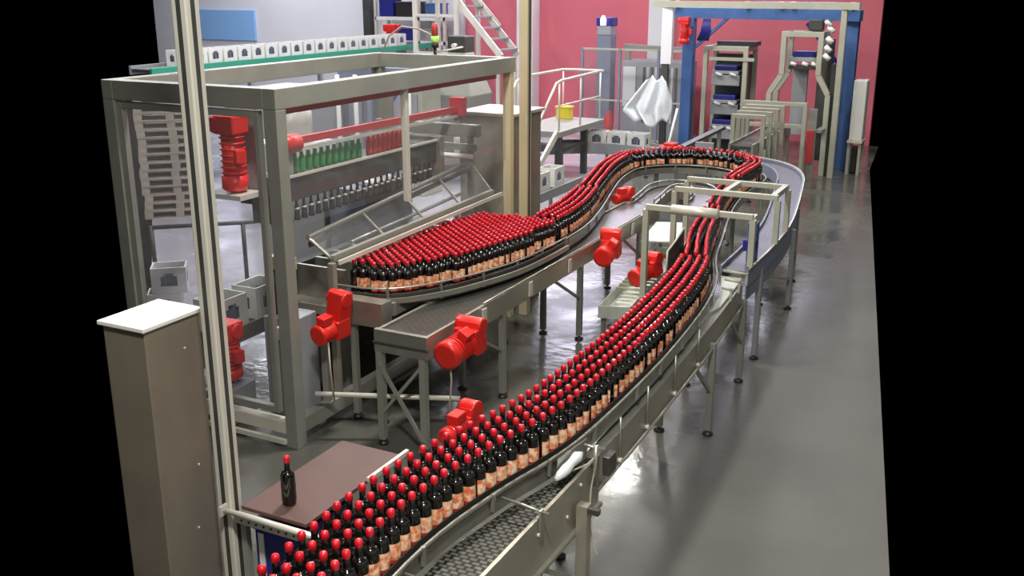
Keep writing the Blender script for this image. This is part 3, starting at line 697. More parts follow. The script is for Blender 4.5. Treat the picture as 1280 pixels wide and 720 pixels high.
MB().add([a0, b0, c0, d0, a0 + nn, b0 + nn, c0 + nn, d0 + nn], [(0, 1, 2, 3), (7, 6, 5, 4), (0, 4, 5, 1), (1, 5, 6, 2), (2, 6, 7, 3), (3, 7, 4, 0)]).build('clear_panel', 'dullglass', gd)
MB().tube([(-5.72, 7.75, 1.60), (-5.7, 8.6, 1.64), (-5.7, 9.9, 1.70)], .02, 8).build('inner_rod', 'steel', gd)
for (x, y) in ((-5.5, 7.15), (-5.56, 10.6)): MB().box((x - .03, y - .03, .262 if y < 9 else 0), (x + .03, y + .03, 1.56)).build('support', 'sheet', gd)

# rear crossbeams seen in the packer's far end
cbm = thing('cross_carriage', 'olive carriage beams with a white tray at the far end of the packer', 'carriage', (-6.5, 10.3, 2))
MB().box((-7.2, 10.38, 2.28), (-5.75, 10.48, 2.42)).build('beam', 'frame', cbm, .005)
MB().box((-7.2, 10.34, 2.12), (-5.75, 10.38, 2.20)).build('beam', 'frame', cbm, .005)
MB().tube([(-7.2, 10.3, 2.06), (-5.78, 10.3, 2.06)], .03, 10).build('white_tube', 'white', cbm)
for x in (-7.1, -5.85): MB().box((x - .03, 10.36, 0), (x + .03, 10.42, 2.3)).build('stand', 'frame', cbm)
wt = tag(MB().prism([(-7.0, 9.6), (-6.65, 9.5), (-6.6, 10.0), (-7.0, 10.2)], 0, .05).build('white_tray', 'white', loc=(0, 0, -1.98), bevel=.01), 'white tray on a dark cabinet behind the packing head', 'tray'); wt.location = (0, 0, 1.752)
wt.data.transform(Matrix.Translation((0, 0, -1.98)))
dc = tag(MB().box((-7.15, 9.3, 0), (-6.62, 10.28, 1.75)).build('drive_cabinet', 'bluegrey', loc=(-6.9, 9.8, 0), bevel=.01), 'blue-grey drive cabinet standing inside the packer under the white tray', 'cabinet')

# tall golden post and steel column cabinet
pt = thing('tall_post', 'tall warm aluminium post rising beside the steel column cabinet', 'post', (-5.36, 10.86, 0))
MB().box((-5.41, 10.80, 0), (-5.30, 10.92, 7.6)).build('profile', 'gold', pt, .008)
MB().box((-5.30, 10.84, .3), (-5.296, 10.88, 7.5)).build('groove', 'dark', pt)
st = thing('column_cabinet', 'tall stainless column cabinet with pale top behind the bottle table', 'cabinet', (-6, 11.5, 0))
MB().box((-6.42, 11.12, 0), (-5.66, 11.95, 2.44)).build('body', 'sheet', st, .01)
MB().box((-6.45, 11.09, 2.44), (-5.62, 11.98, 2.48)).build('top_plate', 'alu', st, .006)

# foreground post with slots, and steel cabinet beside it
fp = thing('front_post', 'tall pale aluminium profile post in front of the packer', 'post', (-3.98, 3.97, 0))
px_, py_ = -3.915, 3.99
MB().box((px_ - .05, py_ - .05, 0), (px_ + .05, py_ + .05, 7.6)).build('profile', 'alu', fp, .008)
for (lo, hi) in (((px_ + .05, py_ - .015, .1), (px_ + .0515, py_ + .015, 7.5)), ((px_ - .015, py_ - .0515, .1), (px_ + .015, py_ - .05, 7.5))):
    MB().box(lo, hi).build('slot', 'dark', fp)
lc = thing('steel_cabinet', 'brownish stainless cabinet with painted white reflection on top beside the tall aluminium post', 'cabinet', (-4.3, 3.9, 0))
MB().box((-4.47, 3.70, 0), (-4.15, 4.12, 2.18)).build('body', 'brown', lc, .008)
MB().box((-4.49, 3.68, 2.18), (-4.135, 4.14, 2.205)).build('top_plate', 'white', lc, .004)  # white colour paints in the light reflected by the steel top
for (y, z) in ((3.98, 2.0), (4.0, 1.25), (3.95, .85)): MB().tube([(-4.15, y, z), (-4.144, y, z)], .007, 8).build('screw', 'alu', lc)

# brown board table with bottle, blue box below
bt = thing('board_table', 'table with brown board top beside the near bottle lane', 'table', (-3.6, 4.5, 0))
MB().box((-3.84, 4.0, 1.025), (-3.36, 5.0, 1.05)).build('table_top', 'board', bt, .003)
MB().box((-3.84, 3.93, .975), (-3.1, 3.975, 1.03)).build('front_profile', 'alu', bt, .004)
MB().tube([(-3.88, 3.90, 1.06), (-3.1, 3.90, 1.06)], .018, 10).build('front_tube', 'alu', bt)
MB().box((-3.895, 3.87, 1.03), (-3.875, 3.93, 1.09)).build('tube_clamp', 'alu', bt)
for i in range(12): MB().tube([(-3.78 + i * .055, 3.931, 1.003), (-3.78 + i * .055, 3.926, 1.003)], .008, 6).build('hole', 'black', bt)
for (x, y) in ((-3.82, 4.0), (-3.82, 4.98), (-3.38, 4.98), (-3.12, 3.96)): MB().box((x - .02, y - .02, 0), (x + .02, y + .02, .975)).build('leg', 'frame', bt)
MB().box((-3.36, 4.6, 1.04), (-3.335, 5.05, 1.07)).build('edge_bar', 'alu', bt)
bc = thing('plastic_box', 'dark blue plastic box with white strip under the brown table', 'box', (-3.5, 4.2, 0))
MB().box((-3.78, 4.03, .0), (-3.42, 4.5, .90)).build('shell', 'bluebox', bc, .01)
MB().box((-3.79, 4.02, .90), (-3.41, 4.51, .96)).build('rim', 'bluebox', bc, .005)
MB().box((-3.75, 4.022, .55), (-3.71, 4.029, .88)).build('white_strip', 'white', bc)

# ------------------------------------------------------------------ crates
def crate_proto(label, lx=.42, ly=.32, lz=.33):
    m = MB(); t = .02
    def side(p0, p1, nrm, nwin):
        # wall along p0->p1 with openings between posts
        p0 = V(p0); p1 = V(p1); d = (p1 - p0); L = d.length; d.normalize(); n = V(nrm)
        pw_ = L * .26
        def blk(a, b, z0, z1):
            q = [p0 + d * a, p0 + d * b, p0 + d * b + n * t, p0 + d * a + n * t]; m.prism([(v.x, v.y) for v in q], z0, z1)
        blk(0, L, 0, .09); blk(0, L, lz - .07, lz)
        ws = L / nwin
        for i in range(nwin + 1):
            c = i * ws; blk(max(0, c - pw_), min(L, c + pw_), .09, lz - .07)
        for i in range(nwin):      # arch haunches
            for s_ in (0, 1):
                c = i * ws + (pw_ if s_ == 0 else ws - pw_); e = c + (.035 if s_ == 0 else -.035); blk(min(c, e), max(c, e), lz - .11, lz - .07)
    side((-lx / 2, -ly / 2, 0), (lx / 2, -ly / 2, 0), (0, 1, 0), 1); side((-lx / 2, ly / 2, 0), (lx / 2, ly / 2, 0), (0, -1, 0), 1)
    side((-lx / 2, -ly / 2 + t, 0), (-lx / 2, ly / 2 - t, 0), (1, 0, 0), 1); side((lx / 2, -ly / 2 + t, 0), (lx / 2, ly / 2 - t, 0), (-1, 0, 0), 1)
    m.box((-lx / 2 + t, -ly / 2 + t, 0), (lx / 2 - t, ly / 2 - t, .015))
    c = tag(m.build('bottle_crate', 'white'), label, 'crate')
    i = MB()
    for k in (-1, 0, 1): i.box((-lx / 2 + t, k * ly / 4 - .003, .016), (lx / 2 - t, k * ly / 4 + .003, lz - .09))
    for k in (-1.5, -.5, .5, 1.5): i.box((k * lx / 4.4 - .003, -ly / 2 + t, .016), (k * lx / 4.4 + .003, ly / 2 - t, lz - .10))
    i.build('divider', 'bluegrey', c)
    return c
cp = crate_proto('white bottle crate at the near end of the raised green-edged conveyor')
first = True
# raised conveyor with green rail
rv = thing('raised_conveyor', 'raised crate conveyor with green edge rail beyond the packer', 'conveyor', (-16.3, 20, 0))
MB().box((-16.55, 15.2, 2.30), (-16.05, 26.2, 2.36)).build('belt', 'dark', rv)
MB().box((-16.04, 15.2, 2.24), (-15.98, 26.2, 2.39)).build('green_edge', 'green', rv, .01)
MB().box((-16.62, 15.2, 2.24), (-16.56, 26.2, 2.42)).build('side_frame', 'grey', rv)
for y in (15.6, 18.2, 20.8, 23.4, 26): MB().box((-16.1, y - .05, 0), (-16.0, y + .05, 2.24)).build('leg', 'grey', rv); 
rowsy = [16.3 + i * .47 for i in range(19)]
for i, y in enumerate(rowsy):
    lab = 'white bottle crate on the raised green-edged conveyor, %s from its near end' % ORD[i]
    if first: cp.location = (-16.3, y, 2.362); cp.rotation_euler = (0, 0, math.pi / 2); cp['label'] = lab; cp['group'] = 'crates on the raised conveyor'; first = False
    else: copy_thing(cp, (-16.3, y, 2.362), math.pi / 2, lab, 'crates on the raised conveyor')
def crate(x, y, z, rz, lab, grp=None):
    c = copy_thing(cp, (x, y, z), rz, lab)
    if grp: c['group'] = grp
    elif 'group' in c: del c['group']
    return c
# crates by the steel column and under the platform
kc = thing('crate_conveyor', 'low crate conveyor between the steel column and the platform', 'conveyor', (-7.4, 15.3, 0))
MB().box((-7.72, 13.2, .50), (-7.22, 17.0, .56)).build('belt', 'dark', kc)
for x in (-7.75, -7.22): MB().box((x, 13.2, .44), (x + .03, 17.0, .60)).build('side_frame', 'grey', kc)
conv_legs(kc, [(-7.7, 13.5), (-7.25, 13.5), (-7.7, 16.7), (-7.25, 16.7)], .46, m='grey')
for i in range(5):
    crate(-7.47, 13.75 + i * .62, .562, math.pi / 2, 'white bottle crate on the low conveyor behind the steel column, %s along' % ORD[i], 'crates behind the steel column')
# far curved crate conveyor behind the loop
fc_ = smooth([(-11.0, 17.8), (-9.9, 19.6), (-9.2, 20.6), (-8.2, 21.0), (-7.0, 20.8)], 3)
fv = thing('far_crate_conveyor', 'grey curved crate conveyor running under the platform', 'conveyor', (-9, 20, 0))
MB().strip(offset(fc_, -.24), offset(fc_, .24), .52, .58).build('belt', 'bluebelt', fv)
for s_ in (-1, 1): MB().strip(offset(fc_, s_ * .25), offset(fc_, s_ * .28), .42, .66).build('side_frame', 'grey', fv)
conv_legs(fv, [(-10.8, 17.9), (-10.1, 19.6), (-9.1, 20.3), (-8.2, 20.75), (-7.2, 20.55)], .5, m='grey')
for i, (x, y, a) in enumerate(((-8.45, 20.84, .12), (-7.98, 20.88, -.02), (-7.5, 20.86, -.1))):
    crate(x, y, .582, a, 'white bottle crate under the hanging white film, %s along the curved conveyor' % ORD[i], 'crates under the white film')
for i, (x, y, a) in enumerate(((-10.55, 18.55, 1.05), (-10.2, 19.15, 1.05))):
    crate(x, y, .582, a, 'white bottle crate near the platform on the curved conveyor, %s along' % ORD[i], 'crates near the platform')
# crates at the packer's short side
pc = thing('packer_outfeed', 'crate conveyor inside the packer behind the door glass', 'conveyor', (-6.95, 8, 0))
MB().box((-7.16, 6.95, .64), (-6.74, 9.2, .70)).build('belt', 'dark', pc)
for x in (-7.19, -6.73): MB().box((x, 6.95, .58), (x + .02, 9.2, .74)).build('side_frame', 'steel', pc)
conv_legs(pc, [(-7.15, 7.1), (-6.74, 7.1), (-7.15, 9.0), (-6.74, 9.0)], .58, m='frame', w=.04)
for i in range(4): crate(-6.95, 7.2 + i * .55, .702, math.pi / 2, 'white bottle crate inside the packer, %s behind the door glass' % ORD[i], 'crates inside the packer')
crate(-9.35, 8.75, .0, .7, 'white bottle crate standing on the floor left of the tall aluminium post')
crate(-9.3, 8.8, 0.332, .7, 'upper white bottle crate stacked on the crate by the tall aluminium post')

# pallet stack
def pallet(loc, lab):
    m = MB()
    for i in range(5): m.box((-.6, -.4 + i * .175, .122), (.6, -.4 + i * .175 + .1, .144))
    for x in (-.6, -.07, .46): m.box((x, -.4, .1), (x + .14, .4, .122))
    for x in (-.6, -.07, .46):
        for y in (-.4, -.07, .26): m.box((x, y, .022), (x + .14, y + .14, .1))
    for y in (-.4, -.07, .26): m.box((-.6, y, 0), (.6, y + .14, .022))
    return m
pp = tag(pallet(None, None).build('pallet', 'wood'), '', 'pallet', 'stack of wooden pallets')
NP = 16
for i in range(NP):
    lab = 'wooden pallet, %s from the floor in the tall pallet stack' % ORD[i]
    loc = (-13.62 + random.uniform(-.02, .02), 13.3 + random.uniform(-.02, .02), i * .1445); rz = .78 + random.uniform(-.02, .02)
    if i == 0: pp.location = loc; pp.rotation_euler = (0, 0, rz); pp['label'] = lab
    else: copy_thing(pp, loc, rz, lab)

# barrier rail near the pallets
br = thing('floor_barrier', 'low grey barrier rail standing beyond the packer near the pallets', 'barrier', (-9.5, 9.3, 0))
MB().tube([(-10.4, 9.6, .85), (-9.5, 10.4, .85), (-8.9, 11.2, .85)], .03, 8).build('rail', 'dark', br)
for (x, y) in ((-10.4, 9.6), (-9.5, 10.4), (-8.9, 11.2)): MB().tube([(x, y, 0), (x, y, .87)], .03, 8).build('upright', 'dark', br)

# ------------------------------------------------------------------ platform with stair
pf = thing('platform', 'grey service platform on dark legs with steel handrail and stair', 'platform', (-8.6, 20, 0))
MB().box((-9.6, 18.7, 1.02), (-8.42, 21.1, 1.14)).build('deck', 'frame', pf, .01)
for (x, y) in ((-8.5, 18.8), (-9.5, 18.8), (-8.62, 20.42), (-9.5, 21.0)): MB().box((x - .06, y - .06, 0), (x + .06, y + .06, 1.02)).build('leg', 'dark', pf)
MB().bar((-8.5, 18.8, .7), (-8.6, 20.4, .7), .05).build('leg_brace', 'dark', pf)
MB().tube([(-9.4, 17.2, .85), (-9.4, 18.65, 2.12), (-9.4, 19.0, 2.2), (-9.4, 21.0, 2.2), (-9.2, 21.05, 2.2), (-8.45, 21.05, 2.2)], .028, 8).build('handrail', 'alu', pf)
MB().tube([(-8.5, 17.2, .85), (-8.5, 18.65, 2.12), (-8.5, 18.9, 2.16), (-8.5, 20.95, 2.2)], .028, 8).build('handrail', 'alu', pf)
MB().tube([(-8.5, 18.75, 1.65), (-8.5, 21.0, 1.65)], .018, 8).build('knee_rail', 'alu', pf)
for (x, y) in ((-9.4, 18.8), (-8.5, 18.8), (-8.5, 19.9), (-8.5, 21.0), (-9.4, 21.0)): MB().tube([(x, y, 1.14), (x, y, 2.16)], .02, 8).build('baluster', 'alu', pf)
for x in (-9.4, -8.5): MB().bar((x, 17.0, .0), (x, 18.7, 1.1), .05, .14).build('stair_stringer', 'alu', pf)
for i in range(5): MB().box((-9.38, 17.15 + i * .3, .18 + i * .19), (-8.52, 17.4 + i * .3, .21 + i * .19)).build('stair_tread', 'grey', pf)
# yellow box on far side
tag(MB().box((-.16, -.12, 0), (.16, .12, .24)).box((-.18, -.14, .24), (.18, .14, .28)).build('tool_box', 'yellow', loc=(0, 0, 0), bevel=.01), 'small yellow box on the platform deck before the red wall', 'box').location = (-9.25, 20.75, 1.141)
# tall grey drive unit behind the stair
du = thing('filler_drive', 'olive machine unit with sloping hoppers behind the tall warm post', 'machine', (-11.3, 19.7, 0))
MB().box((-11.8, 19.2, 0), (-10.8, 20.2, 1.7)).build('base', 'frame', du, .02)
MB().add([(-11.8, 19.2, 1.7), (-10.8, 19.2, 1.7), (-10.8, 20.2, 1.7), (-11.8, 20.2, 1.7), (-11.5, 19.5, 2.6), (-11.1, 19.5, 2.6), (-11.1, 19.9, 2.6), (-11.5, 19.9, 2.6)],
         [(3, 2, 1, 0), (4, 5, 6, 7), (0, 1, 5, 4), (1, 2, 6, 5), (2, 3, 7, 6), (3, 0, 4, 7)]).build('hopper', 'pale', du)
MB().box((-11.52, 19.48, 2.6), (-11.08, 19.92, 2.95)).build('drive_head', 'dark', du, .02)
MB().tube([(-11.3, 19.48, 2.75), (-11.3, 19.35, 2.75)], .05, 10).build('gauge', 'white', du)

# clear fence with posts
fe = thing('safety_fence', 'clear panel safety fence with slim posts before the red wall', 'fence', (-9, 24.6, 0))
fy = 24.9
for x in (-10.6, -9.55, -8.5, -7.85): MB().box((x - .03, fy - .03, 0), (x + .03, fy + .03, 2.45)).build('post', 'bluegrey', fe)
MB().box((-10.6, fy - .02, 2.40), (-7.85, fy + .02, 2.45)).build('top_rail', 'pale', fe)
MB().box((-10.6, fy - .02, 1.1), (-7.85, fy + .02, 1.14)).build('mid_rail', 'pale', fe)
MB().box((-10.6, fy - .02, .1), (-7.85, fy + .02, .15)).build('bottom_rail', 'pale', fe)
for a, b in ((-10.57, -9.58), (-9.52, -8.53), (-8.47, -7.88)): MB().box((a, fy - .004, .15), (b, fy + .004, 2.40)).build('clear_panel', 'glass', fe)
# machines behind fence
mcn = thing('control_column', 'slim blue-grey control column with glowing lamp behind the clear fence', 'control column', (-10.2, 25.6, 0))
MB().box((-10.45, 25.5, 0), (-10.05, 25.9, 2.75)).build('column', 'bluegrey', mcn, .02)
MB().box((-10.44, 25.48, 2.75), (-10.06, 25.88, 2.98)).build('panel', 'grey', mcn, .01)
MB().box((-10.47, 25.47, 2.98), (-10.03, 25.92, 3.2)).build('head', 'bluebox', mcn, .02)
MB().lathe([(.07, 0), (.08, .15), (.03, .25)], 12, (-10.25, 25.42, 3.0)).build('lamp', emit_mat('lamp_glow', (1, .85, .95), 2.5), mcn)
wm = thing('wrapping_machine', 'grey wrapping machine with striped shutters behind the clear fence', 'machine', (-8.9, 26, 0))
MB().box((-9.75, 25.6, 0), (-8.0, 26.6, 2.1)).build('body', 'grey', wm, .02)
for i in range(9): MB().box((-9.15 + i * .11, 25.57, .5), (-9.09 + i * .11, 25.6, 1.95)).build('shutter_slat', 'alu' if i % 2 else 'dark', wm)
MB().box((-9.7, 25.56, .9), (-9.35, 25.6, 1.95)).build('door', 'white', wm, .005)
MB().bar((-9.8, 25.9, 2.45), (-8.0, 25.9, 2.38), .2, .14).build('top_beam', 'frame', wm)
for x in (-9.7, -8.15): MB().box((x - .06, 25.84, 2.1), (x + .06, 25.96, 2.5)).build('beam_post', 'frame', wm)
rl = tag(MB().lathe([(.13, 0), (.13, .6), (.05, .8)], 12).build('fire_extinguisher', 'red', loc=(0, 0, 0)), 'red cylinder standing behind the fence beside the control column', 'cylinder'); rl.location = (-9.95, 25.25, 0.0)

# white film sheet hanging on a stand
fs_ = thing('plastic_film', 'white plastic film draped over a stand above the far crates', 'film', (-8.1, 22.6, 0))
vs = []; nx, nz = 30, 16
for j in range(nz + 1):
    v_ = j / nz
    for i in range(nx + 1):
        u = i / nx
        top = 2.03 - .13 * abs(math.sin((u * 2.4 + .35) * math.pi)) - (.25 if u > .9 else 0) * (u - .9) * 10
        xl = -7.98 - .55 * min(1, v_ / .72) + (.38 * max(0, v_ - .72) / .28); xr = -7.44 + .10 * math.sin(v_ * 3.1) + .02 * v_
        x = xl + (xr - xl) * u; fold = math.sin(u * 17 + 1.5 * v_) + .5 * math.sin(u * 31 - 2.2 * v_)
        yy = 22.55 - .05 * fold * (.5 + v_) - .10 * v_
        z = top + (.90 + .10 * math.sin(u * 9) - top) * v_
        vs.append((x, yy, z))
fs2 = [(j * (nx + 1) + i, j * (nx + 1) + i + 1, (j + 1) * (nx + 1) + i + 1, (j + 1) * (nx + 1) + i) for j in range(nz) for i in range(nx)]
sh = MB().add(vs, fs2, True).build('sheet', 'film', fs_)
sm_ = sh.modifiers.new('solid', 'SOLIDIFY'); sm_.thickness = .012
MB().tube([(-7.85, 22.66, 0), (-7.85, 22.66, 1.9)], .03, 8).build('stand', 'alu', fs_)
MB().tube([(-7.3, 22.0, .0), (-7.15, 22.4, 1.3)], .03, 8).build('pole', 'white', fs_)
MB().lathe([(.18, 0), (.18, .03)], 14, (-7.85, 22.66, 0)).build('stand_base', 'dark', fs_)

# ------------------------------------------------------------------ blue gantry palletiser
bg = thing('gantry', 'blue steel gantry of the palletiser before the red wall', 'gantry', (-5.5, 23.9, 0))
for (x, y) in ((-7.5, 24.2), (-3.62, 23.6)):
    MB().box((x - .13, y - .13, 0), (x + .13, y + .13, 3.3)).build('column', 'blue', bg, .01)
MB().bar((-7.9, 24.28, 3.38), (-3.45, 23.45, 3.38), .22, .24).build('cross_beam', 'blue', bg)
MB().bar((-5.9, 23.9, 3.6), (-4.0, 23.55, 3.6), .2, .12).build('upper_rail', 'blue', bg)
MB().bar((-7.3, 24.1, 2.6), (-6.5, 23.96, 3.3), .07).build('diagonal_brace', 'blue', bg)
MB().bar((-4.6, 23.5, 3.2), (-3.8, 23.4, 2.3), .07).build('diagonal_brace', 'bluebox', bg)
for k in (.02, .42, .60, .66, .96):
    p = V((-7.9, 24.1, 3.56)).lerp(V((-3.45, 23.3, 3.56)), k); MB().box((p.x - .05, p.y - .05, 3.50), (p.x + .05, p.y + .05, 3.66)).build('clamp', 'white', bg, .01)
for i in range(5): MB().tube([(-7.25 + i * .06, 24.05, 2.75), (-7.15 + i * .05, 24.0, 2.95), (-7.1 + i * .03, 24.02, 3.25)], .03, 8).build('cable_chain', 'bluebox', bg)
motor('red motor on top of the blue gantry column', (-7.5, 23.78, 3.12), (0, 0, -1), .45, .12, (0, -1, .2), .06, box_dir=(1, 0, 0))
wfm = thing('pale_portal', 'large pale portal beam spanning above the blue gantry', 'portal', (-5.4, 22.6, 0))
MB().bar((-8.0, 23.0, 3.60), (-3.3, 22.2, 3.60), .14, .14).build('beam', 'pale', wfm)
MB().box((-3.67, 22.2, 0), (-3.55, 22.32, 3.53)).build('post', 'pale', wfm, .008)
MB().box((-7.78, 22.9, 2.25), (-7.52, 23.05, 3.52)).build('post', 'whitewall', wfm, .008)
MB().box((-7.75, 22.92, 0), (-7.6, 23.03, 2.25)).build('post', 'dark', wfm)
# elevator one
def lift_frame(label, x0, x1, y0, y1, h, flare=0):
    t = thing('crate_lift', label, 'crate lift', ((x0 + x1) / 2, y0, 0)); w = .11
    for x in (x0, x1):
        for y in (y0, y1):
            if flare:
                dx = -flare if x == x0 else flare
                MB().box((x + dx - w / 2, y - w / 2, 0), (x + dx + w / 2, y + w / 2, 1.75)).build('post', 'pale', t, .006)
                MB().bar((x + dx, y, 1.75), (x, y, 2.15), w).build('post_knee', 'pale', t)
                MB().box((x - w / 2, y - w / 2, 2.15), (x + w / 2, y + w / 2, h)).build('post', 'pale', t, .006)
            else: MB().box((x - w / 2, y - w / 2, 0), (x + w / 2, y + w / 2, h)).build('post', 'pale', t, .006)
    for y in (y0, y1): MB().box((x0 - w / 2, y - w / 2, h), (x1 + w / 2, y + w / 2, h + w)).build('top_bar', 'pale', t, .006)
    for x in (x0, x1): MB().box((x - w / 2, y0 + w / 2, h), (x + w / 2, y1 - w / 2, h + w)).build('top_bar', 'pale', t, .006)
    return t
l1 = lift_frame('nearly square crate lift frame with two blue shelf carriages beside the blue column', -7.10, -6.12, 24.3, 25.2, 2.5)
MB().box((-7.0, 24.22, 2.28), (-5.9, 24.25, 2.36)).build('cross_rail', 'pale', l1)
MB().box((-7.03, 25.0, 0), (-6.19, 25.1, 2.4)).build('rear_panel', 'dark', l1)
MB().box((-6.18, 24.4, 0), (-6.16, 25.1, 2.4)).build('side_panel', 'dark', l1)
MB().box((-6.9, 24.5, 2.62), (-5.95, 25.0, 2.72)).build('top_plate', 'dark', l1)
for z in (1.95, 1.25, .65):
    c = MB().box((-6.95, 24.4, z), (-6.3, 24.85, z + .08)).build('carriage', 'grey', l1, .01)
    MB().box((-6.9, 24.42, z + .08), (-6.35, 24.85, z + .20)).build('blue_pad', 'bluebox', c, .02)
    MB().box((-6.98, 24.42, z - .28), (-6.27, 24.9, z - .02)).build('lift_body', 'grey', c, .02)
    for x in (-6.85, -6.5): MB().tube([(x, 24.38, z + .02), (x + .16, 24.36, z - .03)], .035, 8).build('gripper_arm', 'white', c)
l2 = lift_frame('tall crate lift frame with flared lower posts beyond the loop', -4.86, -4.08, 22.5, 23.2, 2.95, .24)
MB().box((-4.75, 22.6, 2.42), (-4.15, 23.1, 2.52)).build('carriage', 'grey', l2, .01)
MB().box((-4.68, 22.62, 2.52), (-4.22, 23.05, 2.64)).build('blue_pad', 'bluebox', l2, .02)
MB().box((-4.75, 22.6, 2.26), (-4.15, 23.0, 2.34)).build('roller_shelf', 'dark', l2, .01)
for x in (-4.7, -4.45, -4.25): MB().tube([(x, 22.56, 2.40), (x + .12, 22.55, 2.36)], .04, 8).build('gripper_arm', 'white', l2)
MB().box((-4.72, 23.0, .8), (-4.40, 23.1, 2.26)).build('rear_panel', 'grey', l2)
MB().box((-4.14, 22.7, .3), (-3.9, 23.2, 2.0)).build('rear_panel', 'dark', l2)
MB().box((-3.99, 22.9, 2.0), (-3.9, 23.2, 2.9)).build('rear_panel', 'dark', l2)
MB().box((-4.45, 22.9, 3.07), (-4.15, 23.15, 3.30)).build('drive_box', 'dark', l2, .02)
for i, (z, x) in enumerate(((3.25, -3.98), (3.12, -3.92), (2.9, -3.93), (2.72, -3.95), (2.55, -3.96))):
    MB().tube([(x - .02, 22.42, z + .05), (x + .1, 22.40, z - .05)], .055, 8).build('air_hose', 'white', l2)
# infeed table with nested portals
it = thing('infeed_table', 'steel infeed table with cross braces under the nested portals', 'conveyor', (-4.75, 20, 0))
MB().box((-4.95, 18.9, 1.02), (-4.55, 22.2, 1.08)).build('deck', 'greybelt', it)
for x in (-4.99, -4.55): MB().box((x, 18.9, .9), (x + .04, 22.2, 1.12)).build('side_frame', 'frame', it)
conv_legs(it, [(-4.95, 19.0), (-4.55, 19.0), (-4.95, 20.6), (-4.55, 20.6), (-4.95, 22.1), (-4.55, 22.1)], .92, m='frame', w=.08)
MB().bar((-4.55, 19.1, .2), (-4.55, 20.5, .85), .04).build('leg_brace', 'frame', it)
MB().bar((-4.93, 18.96, .2), (-4.59, 18.96, .85), .04).build('leg_brace', 'frame', it)
for i, (y, x0, x1, zz) in enumerate(((19.36, -5.08, -4.42, 1.55), (19.85, -5.1, -4.40, 1.56), (20.35, -5.14, -4.39, 1.57), (20.85, -5.18, -4.38, 1.58), (21.6, -5.42, -4.08, 1.58))):
    w = .08
    t = thing('nested_portal', 'square pale portal over the infeed table, %s from its near end' % ORD[i], 'frame', (-4.75, y, 0), 'nested portals over the infeed table')
    MB().box((x0, y - w / 2, zz), (x1, y + w / 2, zz + w)).build('crossbar', 'pale', t, .004)
    for x in (x0, x1 - w): MB().box((x, y - w / 2, 0.0), (x + w, y + w / 2, zz)).build('upright', 'pale', t)
    if i == 4: MB().box((x0 + w, y - w / 2, 1.12), (x1 - w, y + w / 2, 1.2)).build('lower_bar', 'pale', t)
# slope chute with pinkish guard near loop end
ch = thing('transfer_chute', 'grey inclined transfer chute with pale guard plate beyond the loop', 'chute', (-4.4, 17.6, 0))
MB().bar((-5.55, 17.85, 1.16), (-4.95, 18.3, 1.5), .22, .05).build('slide', 'dark', ch)
MB().box((-5.25, 17.6, 0), (-4.92, 17.66, 1.3)).build('guard_plate', 'grey', ch)
for x, y, z in ((-5.5, 17.9, 1.14), (-5.0, 18.25, 1.42)): MB().box((x - .03, y - .03, 0), (x + .03, y + .03, z)).build('leg', 'frame', ch)
rfl = tag(MB().prism([(-.3, -.16), (.25, -.2), (.34, .1), (-.24, .17)], 0, .10).prism([(-.2, -.1), (.18, -.12), (.22, .05), (-.16, .1)], .10, .15).build('folded_bag', 'red', loc=(0, 0, 0), bevel=.02), 'crumpled red bag lying on a cabinet beyond the far bend', 'bag'); rfl.location = (-5.75, 18.3, 1.0015)
rk = tag(MB().box((-6.15, 17.95, 0), (-5.72, 18.6, 1.0)).build('side_cabinet', 'grey', loc=(-5.9, 18.2, 0), bevel=.01), 'grey side cabinet carrying the red bag beyond the loop', 'cabinet')
rfl.location = (-5.93, 18.28, 1.0015); rfl.scale = (.6, 1, 1)
# white machine at right end
we = thing('washing_unit', 'white machine cabinet beside the blue gantry column at the wall end', 'cabinet', (-3.35, 24, 0))
MB().box((-3.40, 22.95, .75), (-3.12, 23.35, 2.05)).build('body', 'white', we, .02)
MB().box((-3.42, 22.9, .70), (-3.10, 23.37, .75)).build('shelf', 'alu', we)
for (x, y) in ((-3.38, 22.98), (-3.15, 22.98), (-3.15, 23.32), (-3.38, 23.32)): MB().box((x - .03, y - .03, 0), (x + .03, y + .03, .7)).build('leg', 'pale', we)
MB().box((-3.33, 23.05, 0.0), (-3.2, 23.28, .6)).build('pump', 'black', we, .03)
gcol = thing('cable_column', 'dark slim service column with red marker beside the crate lift', 'column', (-3.9, 22, 0))
MB().box((-3.83, 22.55, 0), (-3.71, 22.72, 2.4)).build('column', 'dark', gcol)
MB().box((-4.10, 21.9, .35), (-3.96, 21.98, 1.05)).build('red_panel', 'redrail', gcol)
MB().box((-4.12, 21.98, 0), (-3.94, 22.05, 1.5)).build('backing', 'frame', gcol)
MB().box((-3.96, 22.0, 1.0), (-3.83, 22.65, 1.05)).build('link', 'frame', gcol)

# ------------------------------------------------------------------ far left hall
def cabinet(name, label, cat, lo, hi, m, extra=None):
    t = thing(name, label, cat, ((lo[0] + hi[0]) / 2, lo[1], lo[2]))
    MB().box(lo, hi).build('body', m, t, .02)
    if extra: extra(t)
    return t
bp_ = struct(MB().box((-26.7, 27.5, 2.2), (-23.9, 27.59, 3.2)).build('trim_3', 'skyblue'))
dpst = tag(MB().box((-18.75, 26.6, 0), (-18.5, 26.85, 7.6)).build('hall_column', 'dark', loc=(-18.6, 26.7, 0)), 'dark steel hall column before the white wall', 'column')
rkk = thing('storage_rack', 'white storage rack with blue and black bins by the far wall', 'rack', (-17, 26.8, 0))
for x in (-18.2, -16.64, -15.75):
    for y in (26.5, 27.2): MB().box((x - .04, y - .04, 0), (x + .04, y + .04, 4.2)).build('upright', 'alu', rkk)
for z in (1.4, 2.3, 3.0): MB().box((-18.2, 26.46, z), (-15.7, 27.24, z + .1)).build('shelf', 'white', rkk)
